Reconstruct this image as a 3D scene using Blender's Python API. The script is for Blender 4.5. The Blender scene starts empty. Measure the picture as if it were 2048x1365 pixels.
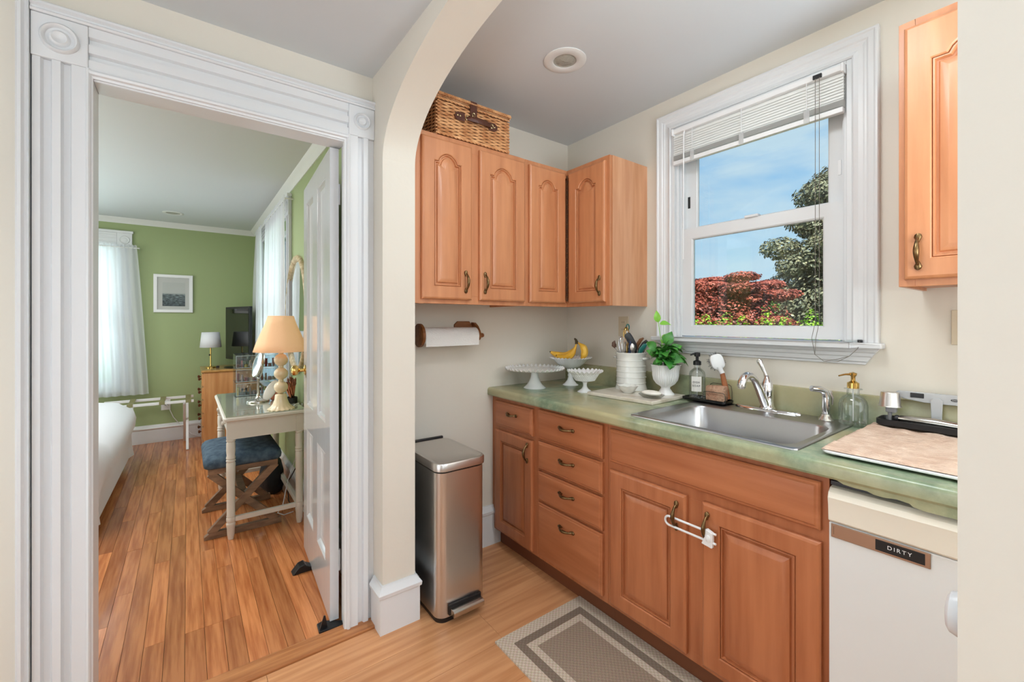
import bpy, bmesh, math, random
from math import pi, sin, cos, radians
from mathutils import Vector, Matrix

random.seed(7)
SC = bpy.context.scene
COL = SC.collection

# ------------------------------------------------------------------ camera
YAW = radians(36.9)
cd = bpy.data.cameras.new('camera')
cam = bpy.data.objects.new('camera', cd)
COL.objects.link(cam)
cam.location = (0, 0, 1.308)
cam.rotation_euler = (pi / 2, 0, -YAW)
cd.sensor_width = 36.0
cd.lens = 36.0 * 865.5 / 2048.0
cd.shift_y = -40.2 / 2048.0
cd.clip_start = 0.02
SC.camera = cam

# ------------------------------------------------------------------ colour management and exposure
SC.view_settings.view_transform = 'Standard'
SC.view_settings.look = 'None'
SC.view_settings.exposure = 0.95
SC.view_settings.gamma = 1.0
SC.view_settings.use_curve_mapping = False
SC.cycles.use_denoising = True
SC.cycles.max_bounces = 10
SC.cycles.diffuse_bounces = 5
SC.cycles.transparent_max_bounces = 16
SC.cycles.sample_clamp_indirect = 6.0
SC.cycles.caustics_reflective = False
SC.cycles.caustics_refractive = False


def L(c):
    """sRGB 0-255 to linear"""
    o = []
    for v in c:
        v = v / 255.0
        o.append(v / 12.92 if v <= 0.04045 else ((v + 0.055) / 1.055) ** 2.4)
    return (o[0], o[1], o[2], 1.0)


# ------------------------------------------------------------------ sky
w = bpy.data.worlds.new('sky')
SC.world = w
w.use_nodes = True
nt = w.node_tree
nt.nodes.clear()
N = nt.nodes.new
out = N('ShaderNodeOutputWorld')
bg = N('ShaderNodeBackground')
tc = N('ShaderNodeTexCoord')
sep = N('ShaderNodeSeparateXYZ')
nt.links.new(tc.outputs['Generated'], sep.inputs[0])
ramp = N('ShaderNodeValToRGB')
ramp.color_ramp.elements[0].position = 0.0
ramp.color_ramp.elements[0].color = L((226, 240, 253))
ramp.color_ramp.elements[1].position = 0.62
ramp.color_ramp.elements[1].color = L((104, 166, 238))
e = ramp.color_ramp.elements.new(0.2)
e.color = L((190, 222, 252))
e = ramp.color_ramp.elements.new(0.38)
e.color = L((136, 192, 248))
nt.links.new(sep.outputs['Z'], ramp.inputs[0])
mp = N('ShaderNodeMapping')
mp.inputs['Scale'].default_value = (1.6, 1.6, 5.5)
mp.inputs['Rotation'].default_value = (0.25, 0.12, 0.3)
nt.links.new(tc.outputs['Generated'], mp.inputs[0])
nz = N('ShaderNodeTexNoise')
nz.inputs['Scale'].default_value = 2.2
nz.inputs['Detail'].default_value = 6
nz.inputs['Roughness'].default_value = 0.55
nt.links.new(mp.outputs[0], nz.inputs['Vector'])
cr = N('ShaderNodeValToRGB')
cr.color_ramp.elements[0].position = 0.40
cr.color_ramp.elements[0].color = (0, 0, 0, 1)
cr.color_ramp.elements[1].position = 0.62
cr.color_ramp.elements[1].color = (0.85, 0.85, 0.85, 1)
nt.links.new(nz.outputs['Fac'], cr.inputs[0])
mx = N('ShaderNodeMix')
mx.data_type = 'RGBA'
nt.links.new(cr.outputs[0], mx.inputs['Factor'])
nt.links.new(ramp.outputs[0], mx.inputs['A'])
mx.inputs['B'].default_value = L((232, 240, 252))
nt.links.new(mx.outputs['Result'], bg.inputs['Color'])
bg.inputs['Strength'].default_value = 0.57
nt.links.new(bg.outputs[0], out.inputs[0])


def light(name, kind, loc, rot, energy, color=(1, 1, 1), size=None, size_y=None, angle=None, spread=None):
    ld = bpy.data.lights.new(name, kind)
    ld.energy = energy
    ld.color = color
    if kind == 'AREA':
        ld.shape = 'RECTANGLE'
        ld.size = size
        ld.size_y = size_y or size
        if spread:
            ld.spread = spread
    if angle:
        ld.angle = angle
    o = bpy.data.objects.new(name, ld)
    COL.objects.link(o)
    o.location = loc
    o.rotation_euler = rot
    return o


# sun from behind the house, high, onto the trees outside
light('sun', 'SUN', (0, 0, 10), (radians(40), 0, radians(-62)), 4.2, (1.0, 0.96, 0.88), angle=radians(1))
COOL = (0.80, 0.91, 1.0)
# hall: added unseen fill panels, rear and left, one facing up at the ceiling
light('hall_rear_fill', 'AREA', (-0.3, -2.25, 1.45), (radians(90), 0, 0), 8.5, COOL, 1.7, 1.5)
light('hall_left_fill', 'AREA', (-1.36, 0.85, 1.02), (0, radians(-90), 0), 8, COOL, 1.5, 1.3)
light('hall_upward_fill', 'AREA', (-0.45, -0.55, 1.75), (pi, 0, 0), 20, (0.86, 0.93, 1.0), 0.6, 0.6)
# kitchen: unseen fill panel added at the rear wall, another aimed at the ceiling
light('kitchen_rear_fill', 'AREA', (1.45, -1.55, 1.55), (radians(90), 0, 0), 5.5, COOL, 1.0, 1.3)
light('kitchen_upward_fill', 'AREA', (1.15, -0.75, 1.35), (pi, 0, 0), 20, COOL, 0.6, 0.9)
# added fill panel under the kitchen ceiling, above the top of the frame
light('kitchen_ceiling_fill', 'AREA', (1.0, 0.62, 2.47), (0, 0, 0), 5.5, (0.9, 0.96, 1.0), 0.4, 0.5)
# bedroom: unseen fill overhead, upward and left; daylight at the two curtained windows
light('bedroom_ceiling_fill', 'AREA', (-0.9, 3.7, 2.35), (0, 0, 0), 17, (1.0, 0.97, 0.97), 1.0, 1.4)
light('bedroom_upward_fill', 'AREA', (-1.7, 3.0, 1.7), (pi, 0, 0), 6, (1.0, 0.97, 0.98), 0.5, 0.5)
light('bedroom_left_fill', 'AREA', (-2.2, 4.2, 1.5), (0, radians(-90), 0), 12, (0.97, 0.99, 1.0), 1.3, 1.6)
light('bedroom_far_window_light', 'AREA', (-0.95, 6.35, 1.4), (radians(-90), 0, 0), 13, (0.97, 0.99, 1.0), 0.7, 1.3)
light('bedroom_side_window_light', 'AREA', (0.98, 4.5, 1.45), (0, radians(90), 0), 8.5, (0.97, 0.99, 1.0), 1.3, 1.2)


# ------------------------------------------------------------------ materials
MATS = {}


def mat(name, col, rough=0.5, metal=0.0, trans=0.0, ior=1.45, coat=0.0, alpha=1.0, spec=0.5, emit=None, es=1.0,
        var=0.0, vscale=4.0, vstretch=(1, 1, 1), col2=None, bump=0.0, bscale=60.0, bstretch=(1, 1, 1),
        rand=0.0, detail=4.0, contrast=(0.35, 0.65), sheen=0.0, rvar=0.0):
    if name in MATS:
        return MATS[name]
    m = bpy.data.materials.new(name)
    m.use_nodes = True
    t = m.node_tree
    p = t.nodes['Principled BSDF']
    c = L(col)
    p.inputs['Base Color'].default_value = c
    p.inputs['Roughness'].default_value = rough
    p.inputs['Metallic'].default_value = metal
    p.inputs['Transmission Weight'].default_value = trans
    p.inputs['IOR'].default_value = ior
    p.inputs['Coat Weight'].default_value = coat
    p.inputs['Coat Roughness'].default_value = 0.12
    p.inputs['Alpha'].default_value = alpha
    p.inputs['Specular IOR Level'].default_value = spec
    if sheen:
        p.inputs['Sheen Weight'].default_value = sheen
    if emit:
        p.inputs['Emission Color'].default_value = L(emit)
        p.inputs['Emission Strength'].default_value = es
    co = t.nodes.new('ShaderNodeTexCoord')
    src = co.outputs['Object']
    if rand:
        oi = t.nodes.new('ShaderNodeObjectInfo')
        sc_ = t.nodes.new('ShaderNodeVectorMath')
        sc_.operation = 'SCALE'
        cb = t.nodes.new('ShaderNodeCombineXYZ')
        for i in range(3):
            t.links.new(oi.outputs['Random'], cb.inputs[i])
        t.links.new(cb.outputs[0], sc_.inputs[0])
        sc_.inputs['Scale'].default_value = 37.0
        ad = t.nodes.new('ShaderNodeVectorMath')
        ad.operation = 'ADD'
        t.links.new(src, ad.inputs[0])
        t.links.new(sc_.outputs[0], ad.inputs[1])
        src = ad.outputs[0]
    last = None
    if var or col2:
        mpn = t.nodes.new('ShaderNodeMapping')
        mpn.inputs['Scale'].default_value = vstretch
        t.links.new(src, mpn.inputs[0])
        n = t.nodes.new('ShaderNodeTexNoise')
        n.inputs['Scale'].default_value = vscale
        n.inputs['Detail'].default_value = detail
        t.links.new(mpn.outputs[0], n.inputs['Vector'])
        r = t.nodes.new('ShaderNodeValToRGB')
        r.color_ramp.elements[0].position = contrast[0]
        r.color_ramp.elements[1].position = contrast[1]
        if col2:
            r.color_ramp.elements[0].color = L(col2)
            r.color_ramp.elements[1].color = c
        else:
            k = 1 - var
            r.color_ramp.elements[0].color = (c[0] * k, c[1] * k, c[2] * k, 1)
            r.color_ramp.elements[1].color = c
        t.links.new(n.outputs['Fac'], r.inputs[0])
        last = r.outputs[0]
    if rand:
        hs = t.nodes.new('ShaderNodeHueSaturation')
        mr = t.nodes.new('ShaderNodeMapRange')
        mr.inputs['To Min'].default_value = 1 - rand
        mr.inputs['To Max'].default_value = 1 + rand
        t.links.new(oi.outputs['Random'], mr.inputs['Value'])
        t.links.new(mr.outputs[0], hs.inputs['Value'])
        if last:
            t.links.new(last, hs.inputs['Color'])
        else:
            hs.inputs['Color'].default_value = c
        last = hs.outputs[0]
    if last:
        t.links.new(last, p.inputs['Base Color'])
    if bump:
        mb_ = t.nodes.new('ShaderNodeMapping')
        mb_.inputs['Scale'].default_value = bstretch
        t.links.new(src, mb_.inputs[0])
        n2 = t.nodes.new('ShaderNodeTexNoise')
        n2.inputs['Scale'].default_value = bscale
        n2.inputs['Detail'].default_value = 4
        t.links.new(mb_.outputs[0], n2.inputs['Vector'])
        b = t.nodes.new('ShaderNodeBump')
        b.inputs['Strength'].default_value = bump
        b.inputs['Distance'].default_value = 0.01
        t.links.new(n2.outputs['Fac'], b.inputs['Height'])
        t.links.new(b.outputs[0], p.inputs['Normal'])
        if rvar:
            mr2 = t.nodes.new('ShaderNodeMapRange')
            mr2.inputs['To Min'].default_value = rough - rvar
            mr2.inputs['To Max'].default_value = rough + rvar
            t.links.new(n2.outputs['Fac'], mr2.inputs['Value'])
            t.links.new(mr2.outputs[0], p.inputs['Roughness'])
    MATS[name] = m
    return m


def glass_sheet(name, tint=(235, 245, 245), gloss=0.06, fr=0.8):
    """thin flat pane: mostly clear, a little mirror"""
    m = bpy.data.materials.new(name)
    m.use_nodes = True
    t = m.node_tree
    t.nodes.clear()
    o = t.nodes.new('ShaderNodeOutputMaterial')
    tr = t.nodes.new('ShaderNodeBsdfTransparent')
    tr.inputs[0].default_value = L(tint)
    g = t.nodes.new('ShaderNodeBsdfGlossy')
    g.inputs['Roughness'].default_value = 0.02
    f = t.nodes.new('ShaderNodeFresnel')
    f.inputs[0].default_value = 1.45
    mm = t.nodes.new('ShaderNodeMath')
    mm.operation = 'MULTIPLY_ADD'
    mm.inputs[1].default_value = fr
    mm.inputs[2].default_value = gloss * 0.2
    t.links.new(f.outputs[0], mm.inputs[0])
    x = t.nodes.new('ShaderNodeMixShader')
    t.links.new(mm.outputs[0], x.inputs[0])
    t.links.new(tr.outputs[0], x.inputs[1])
    t.links.new(g.outputs[0], x.inputs[2])
    t.links.new(x.outputs[0], o.inputs[0])
    return m


def sheer(name, col=(238, 240, 244), clear=0.18, back=0.55):
    m = bpy.data.materials.new(name)
    m.use_nodes = True
    t = m.node_tree
    t.nodes.clear()
    o = t.nodes.new('ShaderNodeOutputMaterial')
    d = t.nodes.new('ShaderNodeBsdfDiffuse')
    d.inputs[0].default_value = L(col)
    tl = t.nodes.new('ShaderNodeBsdfTranslucent')
    tl.inputs[0].default_value = L(col)
    a = t.nodes.new('ShaderNodeMixShader')
    a.inputs[0].default_value = back
    t.links.new(d.outputs[0], a.inputs[1])
    t.links.new(tl.outputs[0], a.inputs[2])
    tr = t.nodes.new('ShaderNodeBsdfTransparent')
    b = t.nodes.new('ShaderNodeMixShader')
    b.inputs[0].default_value = clear
    t.links.new(a.outputs[0], b.inputs[1])
    t.links.new(tr.outputs[0], b.inputs[2])
    t.links.new(b.outputs[0], o.inputs[0])
    return m


CREAM = mat('cream wall paint', (221, 215, 203), 0.55, bump=0.06, bscale=35)
CEIL = mat('ceiling paint', (208, 213, 216), 0.6, bump=0.05, bscale=12)
TRIM = mat('white gloss trim paint', (220, 222, 224), 0.32, bump=0.03, bscale=30)
TRIMC = mat('white crown paint', (222, 223, 221), 0.45)
GREEN = mat('sage green wall paint', (156, 171, 124), 0.55, bump=0.05, bscale=30)
DOORP = mat('white glossy door paint', (206, 208, 210), 0.16, coat=0.4, bump=0.07, bscale=14, bstretch=(1, 1, 0.25))
WOODU = mat('honey maple vertical grain', (206, 142, 99), 0.38, col2=(186, 122, 82), vscale=3.0, vstretch=(9, 9, 0.8), bump=0.04, bscale=30, bstretch=(6, 6, 0.5), contrast=(0.3, 0.7), coat=0.15)
WOODL = mat('maple in reddish light vertical grain', (188, 118, 78), 0.34, col2=(164, 96, 60), vscale=3.0, vstretch=(9, 9, 0.8), bump=0.04, bscale=30, bstretch=(6, 6, 0.5), contrast=(0.3, 0.7), coat=0.15)  # same maple as the wall cabinets; reddish light cast put into the colour
WOODH = mat('maple in reddish light horizontal grain', (188, 118, 78), 0.34, col2=(166, 98, 61), vscale=3.0, vstretch=(9, 0.8, 9), bump=0.04, bscale=30, bstretch=(6, 0.5, 6), contrast=(0.3, 0.7), coat=0.15)  # base cabinet light cast in the colour here too
DARKW = mat('dark cabinet gap', (70, 40, 26), 0.7)
KICK = mat('toe kick board', (118, 68, 42), 0.5)
BRASS = mat('antique brass', (134, 108, 74), 0.3, metal=1.0, var=0.45, vscale=60)
GOLD = mat('polished brass', (214, 178, 104), 0.16, metal=1.0)
CHROME = mat('chrome', (226, 226, 228), 0.06, metal=1.0)
STEEL = mat('brushed stainless', (206, 203, 200), 0.3, metal=1.0, bump=0.03, bscale=80, bstretch=(12, 12, 0.3), rvar=0.05)
SINKM = mat('sink stainless', (182, 182, 184), 0.28, metal=1.0, bump=0.02, bscale=120, bstretch=(1, 8, 1))
NICKEL = mat('brushed nickel', (190, 186, 178), 0.22, metal=1.0)
BLACK = mat('black plastic', (22, 22, 24), 0.35)
BLACKM = mat('black enamel', (18, 18, 19), 0.25)
MILK = mat('white milk glass', (234, 235, 234), 0.12, coat=0.5)
CERAM = mat('white glazed ceramic', (226, 226, 220), 0.14, coat=0.6)
WHITEP = mat('white plastic', (232, 233, 234), 0.3)
LAM = mat('light oak laminate', (214, 158, 112), 0.3, col2=(188, 128, 84), vscale=3.0, vstretch=(0.8, 14, 1), rand=0.07, contrast=(0.3, 0.7), detail=6)
STRIP = mat('oak strip', (200, 130, 80), 0.24, col2=(164, 96, 54), vscale=3.5, vstretch=(16, 0.9, 1), rand=0.24, contrast=(0.36, 0.62), detail=6, coat=0.2)
SADDLE = mat('oak saddle', (196, 134, 84), 0.3, col2=(160, 98, 56), vscale=4, vstretch=(0.9, 14, 1), contrast=(0.3, 0.7))


# green mottled laminate of the worktop; tan patches paint in a warm reflection
def counter_mat():
    m = bpy.data.materials.new('mottled green laminate')
    m.use_nodes = True
    t = m.node_tree
    p = t.nodes['Principled BSDF']
    p.inputs['Roughness'].default_value = 0.22
    co = t.nodes.new('ShaderNodeTexCoord')
    n = t.nodes.new('ShaderNodeTexNoise')
    n.inputs['Scale'].default_value = 14
    n.inputs['Detail'].default_value = 8
    n.inputs['Roughness'].default_value = 0.65
    t.links.new(co.outputs['Object'], n.inputs['Vector'])
    r = t.nodes.new('ShaderNodeValToRGB')
    r.color_ramp.elements[0].position = 0.3
    r.color_ramp.elements[0].color = L((102, 122, 98))
    r.color_ramp.elements[1].position = 0.72
    r.color_ramp.elements[1].color = L((170, 178, 148))
    e = r.color_ramp.elements.new(0.5)
    e.color = L((134, 152, 124))
    t.links.new(n.outputs['Fac'], r.inputs[0])
    n2 = t.nodes.new('ShaderNodeTexNoise')
    n2.inputs['Scale'].default_value = 3
    t.links.new(co.outputs['Object'], n2.inputs['Vector'])
    r2 = t.nodes.new('ShaderNodeValToRGB')
    r2.color_ramp.elements[0].position = 0.38
    r2.color_ramp.elements[0].color = (0, 0, 0, 1)
    r2.color_ramp.elements[1].position = 0.58
    r2.color_ramp.elements[1].color = (0.85, 0.85, 0.85, 1)
    t.links.new(n2.outputs['Fac'], r2.inputs[0])
    x = t.nodes.new('ShaderNodeMix')
    x.data_type = 'RGBA'
    t.links.new(r2.outputs[0], x.inputs['Factor'])
    t.links.new(r.outputs[0], x.inputs['A'])
    x.inputs['B'].default_value = L((182, 172, 132))
    t.links.new(x.outputs['Result'], p.inputs['Base Color'])
    return m


COUNTER = counter_mat()
PANE = glass_sheet('window glass')
CLEAR = glass_sheet('clear bottle glass', (248, 251, 250), 0.3, 0.5)
PICG = glass_sheet('picture glass', (250, 250, 250), 0.0, 0.12)
ACRYL = glass_sheet('clear acrylic', (236, 244, 248), 0.3, 0.45)
SHEER = sheer('sheer white curtain')


# ------------------------------------------------------------------ mesh builder
class MB:
    def __init__(s):
        s.v = []
        s.f = []

    def add(s, vs, fs):
        o = len(s.v)
        s.v += [tuple(v) for v in vs]
        s.f += [tuple(i + o for i in f) for f in fs]
        return s

    def box(s, x0, x1, y0, y1, z0, z1):
        vs = [(x, y, z) for x in (x0, x1) for y in (y0, y1) for z in (z0, z1)]
        return s.add(vs, [(0, 1, 3, 2), (4, 6, 7, 5), (0, 4, 5, 1), (2, 3, 7, 6), (0, 2, 6, 4), (1, 5, 7, 3)])

    def obox(s, c, sx, sy, sz, rot=None):
        """box by centre, size and an optional rotation matrix"""
        R = rot or Matrix.Identity(3)
        vs = [Vector(c) + R @ Vector((x * sx / 2, y * sy / 2, z * sz / 2)) for x in (-1, 1) for y in (-1, 1) for z in (-1, 1)]
        return s.add(vs, [(0, 1, 3, 2), (4, 6, 7, 5), (0, 4, 5, 1), (2, 3, 7, 6), (0, 2, 6, 4), (1, 5, 7, 3)])

    def bar(s, a, b, w, h, up=(0, 0, 1)):
        """rectangular bar from a to b, w sideways, h along up"""
        a = Vector(a); b = Vector(b)
        d = (b - a).normalized()
        sd = d.cross(Vector(up)).normalized()
        u = sd.cross(d).normalized()
        vs = []
        for p in (a, b):
            for i, j in ((-1, -1), (1, -1), (1, 1), (-1, 1)):
                vs.append(p + sd * (i * w / 2) + u * (j * h / 2))
        return s.add(vs, [(0, 1, 2, 3), (7, 6, 5, 4), (0, 4, 5, 1), (1, 5, 6, 2), (2, 6, 7, 3), (3, 7, 4, 0)])

    def loft(s, loops, cap0=False, cap1=True, closed=True):
        n = len(loops[0])
        o = len(s.v)
        for l in loops:
            s.v += [tuple(p) for p in l]
        m = n if closed else n - 1
        for k in range(len(loops) - 1):
            for i in range(m):
                j = (i + 1) % n
                s.f.append((o + k * n + i, o + k * n + j, o + (k + 1) * n + j, o + (k + 1) * n + i))
        if cap0:
            s.f.append(tuple(o + i for i in range(n))[::-1])
        if cap1:
            s.f.append(tuple(o + (len(loops) - 1) * n + i for i in range(n)))
        return s

    def tube(s, pts, r, n=8, caps=True, flat=None):
        """round tube along pts; r a number or a list; flat squashes it along a direction"""
        pts = [Vector(p) for p in pts]
        rs = r if isinstance(r, (list, tuple)) else [r] * len(pts)
        loops = []
        t0 = (pts[1] - pts[0]).normalized()
        a = Vector((0, 0, 1)) if abs(t0.z) < 0.9 else Vector((1, 0, 0))
        u = t0.cross(a).normalized()
        for i, p in enumerate(pts):
            if i == 0:
                t = t0
            elif i == len(pts) - 1:
                t = (pts[i] - pts[i - 1]).normalized()
            else:
                t = ((pts[i + 1] - pts[i]).normalized() + (pts[i] - pts[i - 1]).normalized())
                t = t.normalized() if t.length > 1e-6 else t0
            u = (u - t * u.dot(t))
            u = u.normalized() if u.length > 1e-6 else t.orthogonal().normalized()
            v = t.cross(u)
            l = []
            for k in range(n):
                q = u * cos(2 * pi * k / n) + v * sin(2 * pi * k / n)
                q = q * rs[i]
                if flat is not None:
                    fd = Vector(flat[0])
                    q = q - fd * q.dot(fd) * (1 - flat[1])
                l.append(p + q)
            loops.append(l)
        return s.loft(loops, caps, caps)

    def lathe(s, prof, c=(0, 0, 0), n=32, axis='Z', ruffle=None, caps=True, sq=(1, 1)):
        """prof: (radius, height) list; ruffle: fn(i, angle) -> (dr, dz)"""
        c = Vector(c)
        loops = []
        for i, (r, h) in enumerate(prof):
            l = []
            for k in range(n):
                a = 2 * pi * k / n
                dr, dz = ruffle(i, a) if ruffle else (0, 0)
                x = (r + dr) * cos(a) * sq[0]; y = (r + dr) * sin(a) * sq[1]; z = h + dz
                if axis == 'Z':
                    q = Vector((x, y, z))
                elif axis == 'X':
                    q = Vector((z, x, y))
                else:
                    q = Vector((x, z, y))
                l.append(c + q)
            loops.append(l)
        return s.loft(loops, caps, caps)

    def prism(s, poly, axis, a, b):
        """poly of 2-D points extruded along an axis: X uses (y,z), Y uses (x,z), Z uses (x,y)"""
        def P(p, t):
            if axis == 'X':
                return (t, p[0], p[1])
            if axis == 'Y':
                return (p[0], t, p[1])
            return (p[0], p[1], t)
        return s.loft([[P(p, a) for p in poly], [P(p, b) for p in poly]], True, True)

    def sphere(s, c, rx, ry=None, rz=None, n=16, m=10, rot=None):
        ry = ry or rx; rz = rz or rx
        R = rot or Matrix.Identity(3)
        loops = []
        for i in range(m + 1):
            t = pi * i / m
            rr = max(sin(t), 1e-4)
            loops.append([Vector(c) + R @ Vector((rx * rr * cos(2 * pi * k / n), ry * rr * sin(2 * pi * k / n), -rz * cos(t))) for k in range(n)])
        return s.loft(loops, True, True)

    def xf(s, M):
        s.v = [tuple(M @ Vector(v)) for v in s.v]
        return s

    def mesh(s, name, smooth=None, weld=True, origin=None):
        me = bpy.data.meshes.new(name)
        vs = s.v if origin is None else [(v[0] - origin[0], v[1] - origin[1], v[2] - origin[2]) for v in s.v]
        me.from_pydata(vs, [], s.f)
        bm = bmesh.new()
        bm.from_mesh(me)
        if weld:
            bmesh.ops.remove_doubles(bm, verts=bm.verts, dist=1e-6)
        bmesh.ops.recalc_face_normals(bm, faces=bm.faces)
        bm.to_mesh(me)
        bm.free()
        if smooth:
            me.polygons.foreach_set('use_smooth', [True] * len(me.polygons))
            me.set_sharp_from_angle(angle=radians(smooth))
        me.update()
        return me

    def build(s, name, m, parent=None, smooth=None, bevel=0.0, seg=2, local=False, loc=None, weld=True, kind=None, label=None, solid=0.0, sub=0):
        root = parent
        org = loc
        if parent is not None and not local:
            while root.parent:
                root = root.parent
            Mi = root_matrix(root).inverted()
            s.v = [tuple(Mi @ Vector(v)) for v in s.v]
        me = s.mesh(name, smooth, weld, org)
        me.materials.append(m)
        o = bpy.data.objects.new(name, me)
        COL.objects.link(o)
        if parent is not None:
            o.parent = parent
        if loc is not None:
            o.location = loc
        if solid:
            md = o.modifiers.new('thickness', 'SOLIDIFY')
            md.thickness = solid
            md.offset = 0
        if sub:
            md = o.modifiers.new('sub', 'SUBSURF')
            md.levels = sub
            md.render_levels = sub
        if bevel:
            md = o.modifiers.new('edge', 'BEVEL')
            md.width = bevel
            md.segments = seg
            md.limit_method = 'ANGLE'
            md.angle_limit = radians(40)
        if kind:
            o['kind'] = kind
        if label:
            o['label'] = label
        return o


def root_matrix(o):
    return Matrix.Translation(o.location) @ o.rotation_euler.to_matrix().to_4x4() @ Matrix.Diagonal((*o.scale, 1))


def thing(name, label, cat, loc=(0, 0, 0), rz=0.0, group=None):
    o = bpy.data.objects.new(name, None)
    o.empty_display_size = 0.05
    COL.objects.link(o)
    o.location = loc
    o.rotation_euler = (0, 0, rz)
    return tag(o, label, cat, group)


def tag(o, label, cat, group=None):
    o['label'] = label
    o['category'] = cat
    if group:
        o['group'] = group
    return o


def structure(name, loc=(0, 0, 0), label=None):
    o = bpy.data.objects.new(name, None)
    COL.objects.link(o)
    o.location = loc
    o['kind'] = 'structure'
    if label:
        o['label'] = label
    return o


def S(o, label=None):
    o['kind'] = 'structure'
    if label:
        o['label'] = label
    return o


def copy_part(o, parent, loc=None, rot=None, label=None):
    c = o.copy()
    COL.objects.link(c)
    c.parent = parent
    if loc is not None:
        c.location = loc
    if rot is not None:
        c.rotation_euler = rot
    if label:
        c['label'] = label
    return c


def text_mesh(name, body, size, m, parent, M, ext=0.0004, align='CENTER', spacing=1.0):
    cu = bpy.data.curves.new(name, 'FONT')
    cu.body = body
    cu.size = size
    cu.extrude = ext
    cu.align_x = align
    cu.align_y = 'CENTER'
    cu.space_character = spacing
    t = bpy.data.objects.new(name, cu)
    COL.objects.link(t)
    dg = bpy.context.evaluated_depsgraph_get()
    me = bpy.data.meshes.new_from_object(t.evaluated_get(dg))
    bpy.data.objects.remove(t)
    root = parent
    while root.parent:
        root = root.parent
    me.transform(root_matrix(root).inverted() @ M)
    me.materials.clear()
    me.materials.append(m)
    o = bpy.data.objects.new(name, me)
    COL.objects.link(o)
    o.parent = parent
    return o


def frame(o, u, v, n):
    """4x4 matrix with columns u, v, n at origin o"""
    return Matrix(((u[0], v[0], n[0], o[0]), (u[1], v[1], n[1], o[1]), (u[2], v[2], n[2], o[2]), (0, 0, 0, 1)))


def arc(cx, cy, r, a0, a1, n):
    return [(cx + r * cos(a0 + (a1 - a0) * i / n), cy + r * sin(a0 + (a1 - a0) * i / n)) for i in range(n + 1)]

# ================================================================== SETTING
XA0, XA1 = 0.655, 0.80      # arch wall, hall face and kitchen face
YB0, YB1 = 1.90, 1.985       # doorway wall
YC = 2.11                   # kitchen end wall
XW = 2.054                  # kitchen window wall
HC, KC = 2.38, 2.49         # hall/bedroom ceiling, kitchen ceiling
YF = 6.04                   # bedroom far wall

# subfloor under the planks
S(MB().box(-2.4, 2.2, -2.4, 6.2, -0.12, -0.012).build('subfloor', DARKW))
fl = structure('floor', label='light oak laminate floor of the hall and kitchen')
PW, PL = 0.192, 1.21
pm = MB().box(-PL / 2 + 0.0006, PL / 2 - 0.0006, -PW / 2 + 0.0006, PW / 2 - 0.0006, -0.011, 0.0).mesh('plank')
pm.materials.append(LAM)
row = 0
y = 1.822 - PW / 2
offs = [0.404, 0.0, 0.69, 0.25, 0.95, 0.52, 0.11, 0.8, 0.33, 0.6, 1.05, 0.2]


def lam(name, x0, x1, yc, wd):
    if abs(x1 - x0 - PL) < 1e-4 and abs(wd - PW) < 1e-4:
        o = bpy.data.objects.new(name, pm)
        COL.objects.link(o)
    else:
        hx, hy = (x1 - x0) / 2, wd / 2
        o = MB().box(-hx + .0006, hx - .0006, -hy + .0006, hy - .0006, -0.011, 0).build(name, LAM)
    o.parent = fl
    o.location = ((x0 + x1) / 2, yc, 0)
    return o


while y > -1.6:
    x = -1.4
    first = True
    ln = offs[row % len(offs)] + 0.02
    while x < XW - 0.01:
        x1 = x + (ln if first else PL)
        first = False
        x1 = min(x1, XW)
        if x1 - x > 0.02:
            lam('plank', x, x1, y, PW)
        x = x1
    y -= PW
    row += 1
# kitchen nook strip between the arch wall and the end wall
x = XA1
for x1 in (1.009, XW):
    lam('plank', x, x1, 1.918, PW)
    x = x1
lam('plank', XA1, 1.62, 2.062, 0.096)
lam('plank', 1.62, XW, 2.062, 0.096)
S(MB().box(-0.30, 0.655, 1.824, 1.915, -0.011, 0.010).build('trim_1', SADDLE, bevel=0.004, label='oak saddle board across the doorway'))

fb = structure('floor', label='narrow oak strip floor of the bedroom')
SWD = 0.0662
x = XA0 - SWD / 2
rnd = random.Random(11)
smesh = {}
i = 0
while x > -1.75:
    y = 1.915
    end = YF
    first = True
    lim = x < -1.2
    while y < end - 0.01:
        ln = rnd.choice((0.5, 0.75, 1.0, 1.25, 1.5, 1.75)) if not first else rnd.choice((0.35, 0.6, 0.85, 1.1, 1.4))
        if lim:
            ln *= 1.8
        first = False
        y1 = min(y + ln, end)
        if end - y1 < 0.25:
            y1 = end
        k = round(y1 - y, 3)
        if k not in smesh:
            me = MB().box(-SWD / 2 + 0.0007, SWD / 2 - 0.0007, -k / 2 + 0.0006, k / 2 - 0.0006, -0.011, 0.0).mesh('strip')
            me.materials.append(STRIP)
            smesh[k] = me
        o = bpy.data.objects.new('strip', smesh[k])
        COL.objects.link(o)
        o.parent = fb
        o.location = (x, (y + y1) / 2, rnd.uniform(-0.0006, 0.0))
        y = y1
    x -= SWD
S(MB().box(-2.4, x + SWD / 2, 1.915, YF, -0.011, -0.001).build('floor', STRIP, label='oak floor under the bed'))

# --- arch wall (runs away from the camera between hall and kitchen)
CY, HWD, ZS, RISE = 0.929, 0.8455, 1.99, 0.345
poly = [(-2.3, 0), (CY - HWD, 0), (CY - HWD, ZS)]
poly += [(CY - HWD * cos(a * pi / 40), ZS + RISE * sin(a * pi / 40)) for a in range(1, 40)]
poly += [(CY + HWD, ZS), (CY + HWD, 0), (YC + 0.1, 0), (YC + 0.1, 2.6), (-2.3, 2.6)]
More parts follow.
